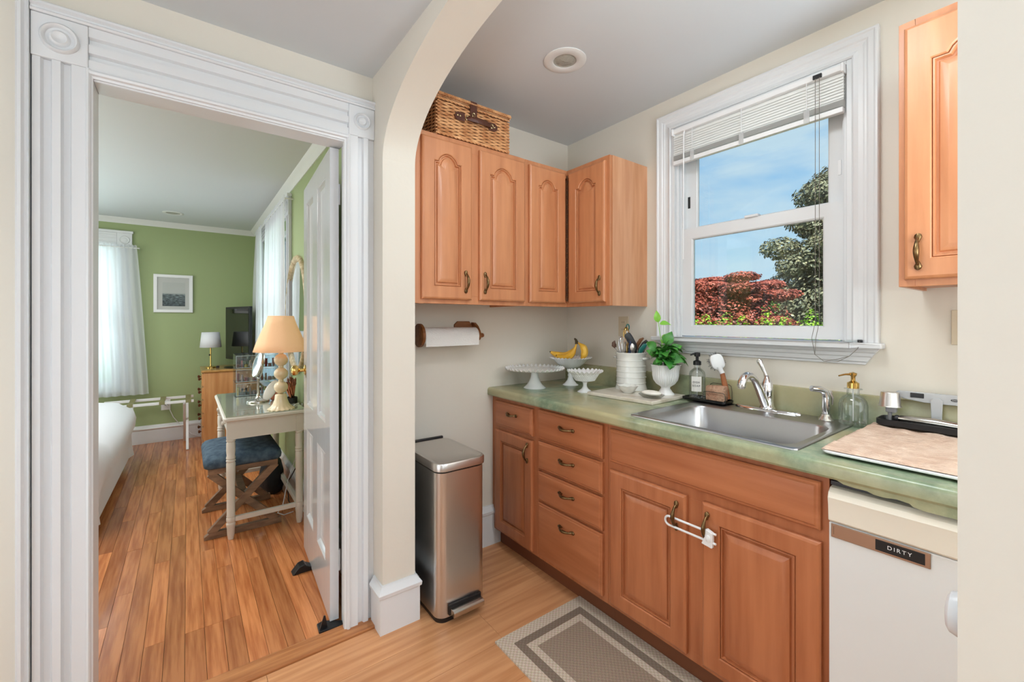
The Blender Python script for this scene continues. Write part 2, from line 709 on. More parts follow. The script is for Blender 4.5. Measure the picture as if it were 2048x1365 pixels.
# built as a lofted strip so that the curved opening shades cleanly
aw = MB()
top = 2.6
pts = poly[1:-4]
for a, b in zip(pts[:-1], pts[1:]):
    if abs(a[0] - b[0]) > 1e-6:
        for X in (XA0, XA1):
            aw.add([(X, a[0], a[1]), (X, b[0], b[1]), (X, b[0], top), (X, a[0], top)], [(0, 1, 2, 3)])
    aw.add([(XA0, a[0], a[1]), (XA1, a[0], a[1]), (XA1, b[0], b[1]), (XA0, b[0], b[1])], [(0, 1, 2, 3)])
aw.box(XA0, XA1, -2.3, CY - HWD, 0, top)
aw.box(XA0, XA1, CY + HWD, YC, 0, top)
S(aw.build('wall_arch', CREAM, smooth=30))

# --- doorway wall
dw = MB()
dw.box(-1.4, -0.252, YB0, YB1, 0, 2.6).box(0.553, XA0, YB0, YB1, 0, 2.6).box(-0.252, 0.553, YB0, YB1, 2.075, 2.6)
S(dw.build('wall_back', CREAM))
# --- kitchen end wall, window wall, hidden walls
S(MB().box(XA0, 2.25, YC, YC + 0.12, 0, 2.6).build('wall_far', CREAM))
WY0, WY1, WZ0, WZ1 = 0.545, 1.32, 1.205, 2.318
S(MB().box(XW, 2.20, -1.6, WY0, 0, 2.6).box(XW, 2.20, WY1, YC, 0, 2.6).box(XW, 2.20, WY0, WY1, 0, WZ0).box(XW, 2.20, WY0, WY1, WZ1, 2.6).build('wall_right', CREAM))
S(MB().box(XA1, 2.2, -1.72, -1.6, 0, 2.6).build('wall_kitchen_rear', CREAM))
S(MB().box(-1.52, -1.4, -2.4, YB1, 0, 2.6).build('wall_left', CREAM))
S(MB().box(-1.52, XA1, -2.42, -2.3, 0, 2.6).build('wall_rear', CREAM))
S(MB().box(-1.4, XA0, -2.3, YB0, HC, HC + 0.1).build('ceiling', CEIL))
S(MB().box(XA1, XW, -1.6, YC, KC, KC + 0.1).build('ceiling', CEIL))
S(MB().box(-2.3, XA0, YB1, YF, HC, HC + 0.1).build('ceiling', CEIL))
# --- bedroom walls
RY0, RY1, RZ0, RZ1 = 3.86, 5.28, 0.72, 2.14
S(MB().box(XA0, 0.80, YC, RY0, 0, 2.6).box(XA0, 0.80, RY1, YF + .12, 0, 2.6).box(XA0, 0.80, RY0, RY1, 0, RZ0).box(XA0, 0.80, RY0, RY1, RZ1, 2.6).box(XA0, 0.8, YB1, YC, 0, 2.6).build('wall_bedroom_right', GREEN))
FX0, FX1, FZ0, FZ1 = -1.36, -0.58, 0.62, 2.08
S(MB().box(-2.4, FX0, YF, YF + .12, 0, 2.6).box(FX1, XA0, YF, YF + .12, 0, 2.6).box(FX0, FX1, YF, YF + .12, 0, FZ0).box(FX0, FX1, YF, YF + .12, FZ1, 2.6).build('wall_bedroom_far', GREEN))
S(MB().box(-2.42, -2.3, YB1, YF + .12, 0, 2.6).build('wall_bedroom_left', GREEN))
S(MB().box(-2.3, -1.4, YB0, YB1, 0, 2.6).build('wall_bedroom_near', GREEN))
# roof slab over everything
S(MB().box(-2.5, 2.5, -2.5, 6.3, 2.62, 2.75).build('roof', CEIL))

# --- crown moulding
cp = [(0, 0), (0, -0.055), (-0.006, -0.055), (-0.012, -0.044), (-0.03, -0.022), (-0.045, -0.010), (-0.05, 0)]
m = MB()
m.loft([[(XA0 + a, YB1, HC + b) for a, b in cp], [(XA0 + a, YF + a, HC + b) for a, b in cp]], True, True)
m.build('trim_2', TRIMC, smooth=30)['kind'] = 'structure'
m = MB()
m.loft([[(-2.3, YF + a, HC + b) for a, b in cp], [(XA0 + a, YF + a, HC + b) for a, b in cp]], True, True)
m.build('trim_3', TRIMC, smooth=30)['kind'] = 'structure'


# --- baseboards
def base_prof(h, t=0.018):
    return [(0, 0), (t, 0), (t, h - 0.05), (t + 0.006, h - 0.045), (t + 0.008, h - 0.03), (t, h - 0.018), (t - 0.008, h - 0.008), (t - 0.010, h), (0, h)]


def baseboard(name, p0, p1, nrm, h):
    bp = base_prof(h)
    n = Vector((nrm[0], nrm[1], 0))
    m = MB()
    m.loft([[Vector((p[0], p[1], 0)) + n * a + Vector((0, 0, b)) for a, b in bp] for p in (p0, p1)], True, True)
    S(m.build(name, TRIM, smooth=25))


baseboard('baseboard_far', (XA1, YC), (1.50, YC), (0, -1), 0.228)
baseboard('baseboard_kitchen_left', (XA1, 1.79), (XA1, YC), (1, 0), 0.20)
baseboard('baseboard_left', (-1.4, YB0), (-0.40, YB0), (0, -1), 0.2)
baseboard('baseboard_bedroom_far', (-2.3, YF), (XA0, YF), (0, -1), 0.19)
baseboard('baseboard_bedroom_right', (XA0, YB1), (XA0, YF), (-1, 0), 0.19)
# block round the foot of the arch pier: mitred loop of the base profile
m = MB()
bp = base_prof(0.198, 0.016)
cy = CY + HWD
m.loft([[(XA0 - a, 1.872, b) for a, b in bp], [(XA0 - a, cy - a, b) for a, b in bp], [(XA1 + a, cy - a, b) for a, b in bp], [(XA1 + a, cy + 0.03, b) for a, b in bp]], True, True)
S(m.build('baseboard_pier', TRIM, smooth=25))

# --- doorway trim: fluted casings, corner blocks, head
tr = structure('trim_4', label='white fluted door casing with round corner blocks')
cf = 1.876   # casing face


def fluted(xs):
    return xs


# left casing, x from wall side to opening; y is depth of face towards the camera
pl = [(-0.399, 1.90), (-0.399, 1.868), (-0.393, 1.858), (-0.386, 1.858), (-0.381, 1.868), (-0.376, 1.868), (-0.371, 1.862), (-0.367, 1.874), (-0.350, 1.873),
      (-0.345, 1.886), (-0.330, 1.886), (-0.325, 1.872), (-0.307, 1.872), (-0.302, 1.886), (-0.288, 1.886), (-0.283, 1.872), (-0.252, 1.873),
      (-0.2505, 1.868), (-0.2455, 1.866), (-0.2415, 1.870), (-0.240, 1.876), (-0.236, 1.878), (-0.236, 1.90)]
MB().prism([p for p in pl if p[0] > -0.3705] [:] + [(-0.3700, 1.90)], 'Z', 0.0, 2.096).build('casing', TRIM, tr, smooth=20)
MB().prism([p for p in pl if p[0] < -0.3705] + [(-0.3705, 1.90)], 'Z', 0.0, 2.262).build('back_band', TRIM, tr, smooth=20)
pr = [(0.529, 1.90), (0.529, 1.878), (0.536, 1.876), (0.538, 1.870), (0.543, 1.866), (0.550, 1.868), (0.552, 1.873), (0.583, 1.872), (0.588, 1.885), (0.603, 1.885),
      (0.608, 1.872), (0.627, 1.872), (0.632, 1.885), (0.6545, 1.885), (0.6545, 1.90)]
MB().prism(pr, 'Z', 0.0, 2.096).build('casing', TRIM, tr, smooth=20)
# head: profile in y,z extruded along x
ph = [(1.90, 2.070), (1.878, 2.070), (1.876, 2.077), (1.868, 2.080), (1.866, 2.087), (1.870, 2.093), (1.874, 2.095), (1.874, 2.124), (1.886, 2.129), (1.886, 2.141), (1.874, 2.146),
      (1.874, 2.172), (1.886, 2.177), (1.886, 2.191), (1.874, 2.196), (1.874, 2.226), (1.90, 2.226)]
MB().prism(ph, 'X', -0.246, 0.545).build('head_casing', TRIM, tr, smooth=20)
pb = [(1.90, 2.2265), (1.866, 2.2265), (1.862, 2.232), (1.868, 2.238), (1.868, 2.243), (1.858, 2.248), (1.858, 2.255), (1.868, 2.262), (1.90, 2.262)]
MB().prism(pb, 'X', -0.3695, 0.6545).build('head_band', TRIM, tr, smooth=20)
for x0, x1, r in ((-0.3695, -0.2465, 0.043), (0.5455, 0.6545, 0.034)):
    b = MB().box(x0, x1, 1.870, 1.90, 2.0965, 2.2262).build('corner_block', TRIM, tr, bevel=0.003)
    xc, zc = (x0 + x1) / 2, 2.162
    q = r / 0.043
    prof = [(0.044 * q, 1.870), (0.0435 * q, 1.862), (0.039 * q, 1.857), (0.034 * q, 1.860), (0.031 * q, 1.868), (0.0245 * q, 1.8685), (0.022 * q, 1.862), (0.017 * q, 1.859), (0.012 * q, 1.862), (0.001, 1.866)]
    MB().lathe(prof, (xc, 0, zc), 40, 'Y').build('rosette', TRIM, b, smooth=50)
# jambs of the opening
MB().box(-0.2515, -0.2362, 1.884, 1.985, 0, 2.075).build('jamb', TRIM, tr, bevel=0.002)
MB().box(0.538, 0.5528, 1.884, 1.955, 0, 2.075).build('jamb', TRIM, tr, bevel=0.002)
MB().box(-0.236, 0.538, 1.884, 1.985, 2.064, 2.075).build('head_jamb', TRIM, tr, bevel=0.002)
# bedroom side casing
MB().box(-0.36, -0.26, 1.9855, 2.0, 0, 2.2).build('casing', TRIM, tr, bevel=0.003)

# --- open four panel door, hinged on the right jamb, swung into the bedroom
door = structure('door_1', (0.492, 1.962, 0.0), label='white glossy four panel door standing open into the bedroom')
ang = math.atan2(0.536 - 0.492, 0.737)
U = Vector((sin(ang), cos(ang), 0)); VV = Vector((0, 0, 1)); NN = Vector((-cos(ang), sin(ang), 0))
DM = frame(Vector((0.492, 1.962, 0.012)), U, VV, NN)
DWD, DH, DT = 0.745, 2.045, 0.036
st = MB()
for a0, a1, b0, b1 in ((0, 0.105, 0, DH), (0.64, DWD, 0, DH), (0.313, 0.43, 0, DH)):
    st.box(a0, a1, b0, b1, -DT, 0)
for a0, a1 in ((0.105, 0.313), (0.43, 0.64)):
    for b0, b1 in ((0, 0.215), (0.70, 0.835), (1.945, DH)):
        st.box(a0, a1, b0, b1, -DT, 0)
leaf = st.xf(DM).build('leaf', DOORP, door)
for a0, a1 in ((0.105, 0.313), (0.43, 0.64)):
    for b0, b1 in ((0.215, 0.70), (0.835, 1.945)):
        lo = []
        for ins, dp in ((0, -0.001), (0.004, -0.002), (0.008, -0.009), (0.014, -0.006), (0.02, -0.013), (0.045, -0.0145), (0.05, -0.0145)):
            lo.append([(a0 + ins, b0 + ins, dp), (a1 - ins, b0 + ins, dp), (a1 - ins, b1 - ins, dp), (a0 + ins, b1 - ins, dp)])
        p = MB().loft(lo, False, True)
        lo = [[(a0, b0, -DT + .012), (a1, b0, -DT + .012), (a1, b1, -DT + .012), (a0, b1, -DT + .012)]]
        p.loft(lo, False, True)
        p.xf(DM).build('panel', DOORP, door)
kb = MB().lathe([(0.001, 0.001), (0.029, 0.001), (0.029, 0.004), (0.024, 0.007), (0.010, 0.009), (0.009, 0.028), (0.013, 0.033), (0.026, 0.042), (0.0295, 0.054), (0.026, 0.066), (0.014, 0.073), (0.001, 0.074)], (0, 0, 0), 28)
kb.xf(DM @ Matrix.Translation((0.69, 1.02, 0))).build('knob', GOLD, door, smooth=40, label='round polished brass knob')
for hz in (0.25, 1.85):
    MB().tube([(0.012, hz - 0.045, -DT - 0.004), (0.012, hz + 0.045, -DT - 0.004)], 0.006, 10).xf(DM).build('hinge', TRIM, door, smooth=40)

# wedges under the door
t = thing('door_stop', 'black rubber wedge pushed under the far end of the open door', 'door stop', (0.492, 2.47, 0))
MB().prism([(0.432, 0.0), (0.465, 0.036), (0.49, 0.042), (0.50, 0.030), (0.535, 0.011), (0.535, 0.0)], 'Y', 2.445, 2.50).build('wedge', BLACK, t, bevel=0.003)
t = thing('door_stop', 'black flat metal foot on the floor at the hinge end of the door', 'door stop', (0.47, 1.95, 0))
MB().prism([(0.440, 1.925), (0.534, 1.917), (0.538, 1.945), (0.472, 1.992), (0.444, 1.985)], 'Z', 0.0, 0.010).build('plate', BLACK, t, bevel=0.003)
MB().prism([(0.446, 0.0095), (0.462, 0.06), (0.468, 0.06), (0.476, 0.0095)], 'Y', 1.937, 1.943).build('upright', BLACK, t)

# --- kitchen window
win = structure('window_1', label='white painted sash window over the sink')
CX_ = 2.03


def mitred(name, prof, y0, y1, z0, z1, par, m=TRIM, open_bottom=True):
    """casing round three sides of a window in the wall plane x; prof (out, proud)"""
    mm = MB()
    lo = []
    for cy_, cz_, sy, sz in ((y1, z0, 1, 0), (y1, z1, 1, 1), (y0, z1, -1, 1), (y0, z0, -1, 0)):
        lo.append([(XW - pr_, cy_ + sy * o_, cz_ + sz * o_) for o_, pr_ in prof])
    mm.loft(lo, True, True, closed=True)
    return mm.build(name, m, par, smooth=20)


cprof = [(0.0, 0.0), (0.0, 0.016), (0.006, 0.021), (0.012, 0.018), (0.020, 0.015), (0.034, 0.015), (0.040, 0.018), (0.046, 0.018), (0.052, 0.022), (0.068, 0.024), (0.074, 0.028), (0.080, 0.028), (0.083, 0.024), (0.083, 0.0)]
mitred('casing', cprof, WY0, WY1, 1.226, WZ1, win)
# stool and apron
MB().box(1.998, 2.20, WY0, WY1, 1.205, 1.2258).box(1.998, XW, WY0 - 0.098, WY0, 1.205, 1.2258).box(1.998, XW, WY1, WY1 + 0.098, 1.205, 1.2258).build('stool', TRIM, win, bevel=0.005)
ap = [(0.0, 0.0), (0.022, 0.0), (0.022, -0.014), (0.018, -0.018), (0.018, -0.030), (0.014, -0.034), (0.014, -0.050), (0.008, -0.054), (0.008, -0.062), (0.0, -0.064)]
MB().loft([[(XW - a, WY0 - 0.083 - b * 0.7, 1.205 + b) for a, b in ap], [(XW - a, WY1 + 0.083 + b * 0.7, 1.205 + b) for a, b in ap]], True, True).build('apron', TRIM, win, smooth=20)
# jamb liners
for a, b in ((WY0, WY0 + 0.018), (WY1 - 0.018, WY1)):
    MB().box(XW - 0.012, 2.20, a, b, 1.2258, WZ1).build('jamb', TRIM, win, bevel=0.002)
MB().box(XW - 0.012, 2.20, WY0 + 0.018, WY1 - 0.018, WZ1 - 0.016, WZ1).build('head_jamb', TRIM, win, bevel=0.002)
for a, b in ((WY0 + 0.018, WY0 + 0.032), (WY1 - 0.032, WY1 - 0.018)):
    MB().box(2.058, 2.075, a, b, 1.2258, WZ1 - 0.016).build('stop', TRIM, win, bevel=0.003)


def sash(name, x0, x1, y0, y1, z0, z1, sl, sr, bt, tp):
    m = MB()
    m.box(x0, x1, y0, y0 + sr, z0, z1).box(x0, x1, y1 - sl, y1, z0, z1)
    m.box(x0, x1, y0 + sr, y1 - sl, z0, z0 + bt).box(x0, x1, y0 + sr, y1 - sl, z1 - tp, z1)
    s_ = m.build(name, TRIM, win)
    g = 0.007
    q = MB()
    a0, a1, b0, b1 = y0 + sr, y1 - sl, z0 + bt, z1 - tp
    lo = []
    for ins, xx in ((0, x0 + 0.001), (0.005, x0 + 0.004), (0.008, x0 + 0.013)):
        lo.append([(xx, a0 + ins, b0 + ins), (xx, a1 - ins, b0 + ins), (xx, a1 - ins, b1 - ins), (xx, a0 + ins, b1 - ins)])
    q.loft(lo, False, False)
    q.build('glazing_bead', TRIM, s_)
    xm = (x0 + x1) / 2
    MB().box(xm - 0.0015, xm + 0.0015, a0, a1, b0, b1).build('pane', PANE, s_)
    return s_


sash('lower_sash', 2.078, 2.108, 0.585, 1.290, 1.232, 1.785, 0.062, 0.062, 0.048, 0.052)
sash('upper_sash', 2.115, 2.145, 0.570, 1.295, 1.752, 2.300, 0.072, 0.070, 0.04, 0.045)
for yy in (0.578, 1.2935):
    MB().box(2.076, 2.2, yy - 0.014, yy + 0.0065, 1.2258, 2.302).build('track', TRIM, win)
for yy, zz in ((1.262, 1.93), (0.605, 1.93)):
    MB().box(2.112, 2.116, yy - 0.006, yy + 0.006, zz - 0.03, zz + 0.03).build('tilt_latch', BLACK if yy > 1 else WHITEP, win, bevel=0.001)
MB().box(2.068, 2.10, 0.90, 0.96, 1.785, 1.797).build('sash_lock', TRIM, win, bevel=0.003)
# left-over cord cleat on the stool
t = thing('cord_cleat', 'small clear plastic cord cleat lying at the right end of the window sill', 'cleat', (2.03, 0.53, 1.226))
MB().obox((2.033, 0.545, 1.2305), 0.016, 0.05, 0.008).build('body', CLEAR, t, bevel=0.002)
MB().obox((2.030, 0.517, 1.232), 0.014, 0.014, 0.010).build('clip', BLACK, t, bevel=0.002)

# --- blind
bl = thing('window_blind', 'white slatted venetian blind drawn up at the top of the kitchen window', 'blind', (2.03, 0.93, 2.14))
BY0, BY1 = 0.566, 1.299
MB().box(2.016, 2.050, BY0, BY1, 2.276, 2.300).build('headrail', WHITEP, bl, bevel=0.003)
for yy in (BY0 - 0.002, BY1 - 0.006):
    MB().box(2.010, 2.052, yy, yy + 0.008, 2.268, 2.303).build('bracket', WHITEP, bl, bevel=0.002)
SLAT = sheer('white blind slat', (248, 248, 246), 0.0, 0.2)
LADT = sheer('clear ladder tape', (235, 235, 235), 0.5, 0.5)
sm = MB()
lo = []
for k in range(5):
    t_ = -1 + k / 2
    lo.append([(t_ * 0.0125, -0.365, 0.0022 * (1 - t_ * t_)), (t_ * 0.0125, 0.365, 0.0022 * (1 - t_ * t_)), (t_ * 0.0125, 0.365, 0.0022 * (1 - t_ * t_) - 0.0005), (t_ * 0.0125, -0.365, 0.0022 * (1 - t_ * t_) - 0.0005)])
sm.loft(lo, True, True)
sme = sm.mesh('slat', 60)
sme.materials.append(SLAT)
for k in range(9):
    o = bpy.data.objects.new('slat', sme)
    COL.objects.link(o)
    o.parent = bl
    o.location = (2.033 - 2.03, (BY0 + BY1) / 2 - 0.93, 2.266 - 0.0118 * k - 2.14)
    o.rotation_euler = (0, radians(-58), 0)
for k in range(12):
    o = bpy.data.objects.new('slat', sme)
    COL.objects.link(o)
    o.parent = bl
    o.location = (2.033 - 2.03, (BY0 + BY1) / 2 - 0.93, 2.1635 - 0.0020 * k - 2.14)
MB().box(2.021, 2.045, BY0 + 0.002, BY1 - 0.002, 2.116, 2.137).build('bottom_rail', WHITEP, bl, bevel=0.003)
for yy in (0.69, 0.95, 1.19):
    MB().tube([(2.018, yy, 2.278), (2.019, yy, 2.2), (2.018, yy, 2.136)], 0.0013, 5).build('ladder_cord', WHITEP, bl)
    MB().box(2.0165, 2.0205, yy - 0.010, yy + 0.010, 2.112, 2.166).build('ladder_tape', LADT, bl)
MB().tube([(2.012, 1.228, 2.27), (2.008, 1.229, 2.25), (2.006, 1.230, 1.62)], 0.0034, 8).build('tilt_wand', WHITEP, bl, smooth=50, label='thin white rod hanging at the left')
MB().box(2.008, 2.0162, 0.635, 0.665, 2.276, 2.292).build('cord_lock', BLACK, bl, bevel=0.001)
CORD = mat('thin grey cord', (120, 116, 108), 0.7)
for dy, ph_ in ((0, 0), (0.014, 1.0)):
    pts = [(2.006, 0.655 - dy, 2.275 - i * 0.10) for i in range(10)]
    pts += [(2.004, 0.655 - dy, 1.30), (1.985, 0.66 - dy, 1.24), (1.992, 0.652, 1.175), (1.99, 0.62, 1.150), (1.988, 0.575, 1.152 + 0.01 * ph_), (1.99, 0.54, 1.175), (1.995, 0.515, 1.205), (2.02, 0.515, 1.231)]
    MB().tube(pts, 0.0011, 5).build('lift_cord', CORD, bl, smooth=60)

# ================================================================== CABINETS
def outline(w_, h_, ins, so, hs, rise, M_, c):
    """closed loop of a (cathedral topped) rectangle inset by ins; so shoulder width, hs shoulder height"""
    x0, x1, y0 = ins, w_ - ins, ins
    hh = hs - ins
    p = [(x0, y0), (x1, y0), (x1, hh), (x1, hh)]
    for i in range(M_ + 1):
        t = i / M_
        x = (x1 - so) + ((x0 + so) - (x1 - so)) * t
        f = rise * (sin(pi * t) ** 0.62 if 0 < t < 1 else 0)
        p.append((x, hh + f))
    p += [(x0, hh), (x0, hh)]
    return [(a, b, c) for a, b in p]


def panel_door(parent, F, w_, h_, t_=0.020, rail=0.058, arch=False, m=None, name='door', label=None):
    """raised panel door: frame mesh + panel sub-part, in plane F (u right, v up, n out)"""
    M_ = 20
    pw, ph_ = w_ - 2 * rail, h_ - 2 * rail
    if arch:
        rise = min(0.05, pw * 0.27); hs = ph_ - rise - 0.004; so = pw * 0.13
    else:
        rise = 0; hs = ph_; so = pw * 0.1

    def sh(l):
        return [(a + rail, b + rail, c) for a, b, c in l]

    def outer(ins, c):
        inn = sh(outline(pw, ph_, 0, so, hs, rise, M_, c))
        x0, x1, y0, y1 = ins, w_ - ins, ins, h_ - ins
        q = [(x0, y0, c), (x1, y0, c), (x1, hs + rail, c), (x1, y1, c)]
        for a in inn[4:-2]:
            q.append((a[0], y1, c))
        q += [(x0, y1, c), (x0, hs + rail, c)]
        return q
    mb_ = MB()
    mb_.loft([outer(0, 0), outer(0, t_ - 0.007), outer(0.003, t_ - 0.003), outer(0.009, t_),
              sh(outline(pw, ph_, 0, so, hs, rise, M_, t_)), sh(outline(pw, ph_, 0.003, so, hs, rise, M_, t_ - 0.003)),
              sh(outline(pw, ph_, 0.004, so, hs, rise, M_, t_ - 0.012))], False, False)
    d = mb_.xf(F).build(name, m, parent, smooth=22, label=label)
    lp = []
    for ins, c in ((0.0015, 0.004), (0.0015, t_ - 0.014), (0.006, t_ - 0.0045), (0.0095, t_ - 0.004), (0.012, t_ - 0.0135), (0.017, t_ - 0.0135), (0.0205, t_ - 0.0075), (0.037, t_ - 0.0015), (0.041, t_ - 0.0010)):
        lp.append(sh(outline(pw, ph_, ins, so, hs, rise, M_, c)))
    MB().loft(lp, False, True).xf(F).build('panel', m, d, smooth=22)
    return d


def drawer_front(parent, F, w_, h_, t_=0.020, m=None, name='drawer'):
    lo = []
    for ins, c in ((0, 0), (0, t_ - 0.008), (0.004, t_ - 0.004), (0.010, t_ - 0.004), (0.014, t_ - 0.0005), (0.018, t_)):
        lo.append([(ins, ins, c), (w_ - ins, ins, c), (w_ - ins, h_ - ins, c), (ins, h_ - ins, c)])
    return MB().loft(lo, False, True).xf(F).build(name, m, parent, smooth=22)


PULL = None


def pull(parent, F, a, b, L_=0.108, horizontal=False):
    """antique brass bow pull with spade shaped ends centred at a,b on the front plane"""
    q = MB()
    h = L_ / 2
    pts = []
    rs = []
    for i in range(15):
        t = i / 14
        x = -h + 0.014 + (L_ - 0.028) * t
        z = 0.004 + 0.024 * (sin(pi * t) ** 0.55)
        pts.append((x, 0, z))
        rs.append(0.0038 + 0.0036 * sin(pi * t) ** 2)
    q.tube(pts, rs, 8)
    for s_ in (-1, 1):
        lo = []
        for t, rr in ((0, 0.0020), (0.15, 0.0075), (0.45, 0.0092), (0.8, 0.005), (1.0, 0.0034)):
            x = s_ * (h - 0.026 * t)
            lo.append([(x, rr * cos(k * pi / 5), 0.0045 + 0.0045 * sin(k * pi / 5) * (0.6 + t)) for k in range(10)])
        q.loft(lo, True, True)
    M_ = Matrix.Translation((a, b, 0.020))
    if not horizontal:
        M_ = M_ @ Matrix.Rotation(pi / 2, 4, 'Z')
    return q.xf(F @ M_).build('handle', BRASS, parent, smooth=50)


def F_back(x0, z0, y):   # a front that faces the camera (-Y)
    return frame((x0, y, z0), (1, 0, 0), (0, 0, 1), (0, -1, 0))


def F_side(y0, z0, x):   # a front that faces -X; u runs towards -Y
    return frame((x, y0, z0), (0, -1, 0), (0, 0, 1), (-1, 0, 0))


# --- left wall cabinet on the end wall
UZ0, UZ1 = 1.388, 2.168
uc = thing('wall_cabinet', 'honey maple wall cabinet with two arched doors under the wicker basket', 'cabinet', (1.12, 1.95, UZ0), group=None)
c = MB()
c.box(0.801, 0.818, 1.814, YC, UZ0, UZ1).box(1.420, 1.434, 1.814, YC, UZ0, UZ1).box(0.818, 1.420, 1.814, YC, UZ1 - 0.016, UZ1).box(0.818, 1.420, 1.814, YC, UZ0 + 0.012, UZ0 + 0.028).box(0.818, 1.420, YC - 0.008, YC, UZ0 + 0.028, UZ1 - 0.016)
c.build('carcass', WOODU, uc)
c = MB()
c.box(0.801, 0.850, 1.796, 1.814, UZ0, UZ1).box(1.394, 1.434, 1.796, 1.814, UZ0, UZ1).box(1.094, 1.142, 1.796, 1.814, UZ0 + 0.04, UZ1 - 0.05).box(0.850, 1.394, 1.796, 1.814, UZ1 - 0.05, UZ1).box(0.850, 1.394, 1.796, 1.814, UZ0, UZ0 + 0.04)
c.build('face_frame', WOODU, uc, bevel=0.001)
for x0, x1, hx in ((0.836, 1.096, 0.222), (1.141, 1.422, 0.026)):
    F = F_back(x0, UZ0 + 0.020, 1.7955)
    d = panel_door(uc, F, x1 - x0, 0.735, arch=True, m=WOODU)
    pull(d, F, hx, 0.085)

# --- corner wall cabinet (L shaped) with a hinged pair of doors
YS = 1.483
cc = thing('corner_wall_cabinet', 'honey maple corner wall cabinet with folding arched doors and plain side by the window', 'cabinet', (1.74, 1.80, UZ0))
c = MB()
poly = [(1.4345, 1.814), (1.760, 1.814), (1.760, YS), (XW, YS), (XW, YC), (1.4345, YC)]
c.prism(poly, 'Z', UZ0 + 0.012, UZ1 - 0.002)
c.build('carcass', WOODU, cc)
c = MB()
c.box(1.4345, 1.462, 1.796, 1.814, UZ0, UZ1).box(1.462, 1.744, 1.796, 1.814, UZ1 - 0.045, UZ1).box(1.462, 1.744, 1.796, 1.814, UZ0, UZ0 + 0.04)
c.box(1.744, 1.762, YS, 1.512, UZ0, UZ1).box(1.744, 1.762, 1.512, 1.814, UZ1 - 0.045, UZ1).box(1.744, 1.762, 1.512, 1.814, UZ0, UZ0 + 0.04)
c.build('face_frame', WOODU, cc, bevel=0.001)
MB().box(1.762, XW, YS - 0.004, YS + 0.012, UZ0, UZ1).build('side_panel', mat('pale maple veneer', (214, 160, 122), 0.3, col2=(196, 138, 98), vscale=3, vstretch=(9, 9, .8), coat=0.3), cc, label='smooth paler side panel')
F = F_back(1.455, UZ0 + 0.020, 1.7955)
d = panel_door(cc, F, 1.716 - 1.455, 0.735, arch=True, m=WOODU)
F = F_side(1.769, UZ0 + 0.020, 1.7435)
d2 = panel_door(cc, F, 1.769 - 1.503, 0.735, arch=True, m=WOODU)
pull(d2, F, 0.236, 0.085)
hg = MB()
for k in range(26):
    z = UZ0 + 0.03 + k * 0.0275
    hg.lathe([(0.003, z), (0.003, z + 0.024)], (1.7215, 1.7735, 0), 8)
hg.build('piano_hinge', mat('dark hinge', (60, 44, 32), .4, metal=.8), cc)['kind'] = 'stuff'

# --- right wall cabinet beyond the window
rc = thing('wall_cabinet', 'honey maple wall cabinet to the right of the window, cut off by the near wall', 'cabinet', (1.9, 0.14, 1.412))
RZ0_, RZ1_ = 1.412, 2.212
MB().box(1.762, XW, -0.052, 0.337, RZ0_ + 0.01, RZ1_).box(1.762, XW, 0.337, 0.349, RZ0_, RZ1_).build('carcass', WOODU, rc)
MB().box(1.744, 1.762, 0.312, 0.349, RZ0_, RZ1_).box(1.744, 1.762, -0.052, -0.02, RZ0_, RZ1_).box(1.744, 1.762, -0.02, 0.312, RZ1_ - 0.05, RZ1_).box(1.744, 1.762, -0.02, 0.312, RZ0_, RZ0_ + 0.04).build('face_frame', WOODU, rc, bevel=0.001)
F = F_side(0.334, RZ0_ + 0.020, 1.7435)
d = panel_door(rc, F, 0.37, 0.755, arch=True, m=WOODU)
pull(d, F, 0.033, 0.080)

# --- base cabinets
XF_ = 1.442
BZ0, BZ1 = 0.095, 0.875


def base_unit(label, y1, y0, loc):
    b = thing('base_cabinet', label, 'cabinet', loc)
    MB().box(XF_ + 0.018, XW, y0 + .0005, y1 - .0005, BZ0, 0.70).box(XF_ + 0.018, XW, y1 - 0.02, y1 - .0005, 0.70, BZ1).box(XF_ + 0.018, XW, y0 + .0005, y0 + 0.012, 0.70, BZ1).build('carcass', WOODL, b)
    MB().box(XF_ + 0.045, XF_ + 0.065, y0, y1, 0.0, BZ0).build('toe_kick', KICK, b)
    return b


def ff(parent, boxes):
    m = MB()
    for y0, y1, z0, z1 in boxes:
        m.box(XF_, XF_ + 0.018, y0, y1, z0, z1)
    m.build('face_frame', WOODL, parent, bevel=0.0008)


b1 = base_unit('maple base cabinet with one small drawer over a narrow door', YC, 1.695, (1.74, 1.9, 0))
ff(b1, [(2.055, YC, BZ0, BZ1), (1.6955, 1.742, BZ0, BZ1), (1.742, 2.055, BZ1 - 0.03, BZ1), (1.742, 2.055, BZ0, BZ0 + 0.035), (1.742, 2.055, 0.675, 0.712)])
F = F_side(2.062, 0.708, XF_ - 0.0005)
d = drawer_front(b1, F, 0.336, 0.143, m=WOODH)
pull(d, F, 0.168, 0.086, 0.10, True)
F = F_side(2.062, 0.113, XF_ - 0.0005)
d = panel_door(b1, F, 0.336, 0.572, m=WOODL, rail=0.055)
pull(d, F, 0.303, 0.505)

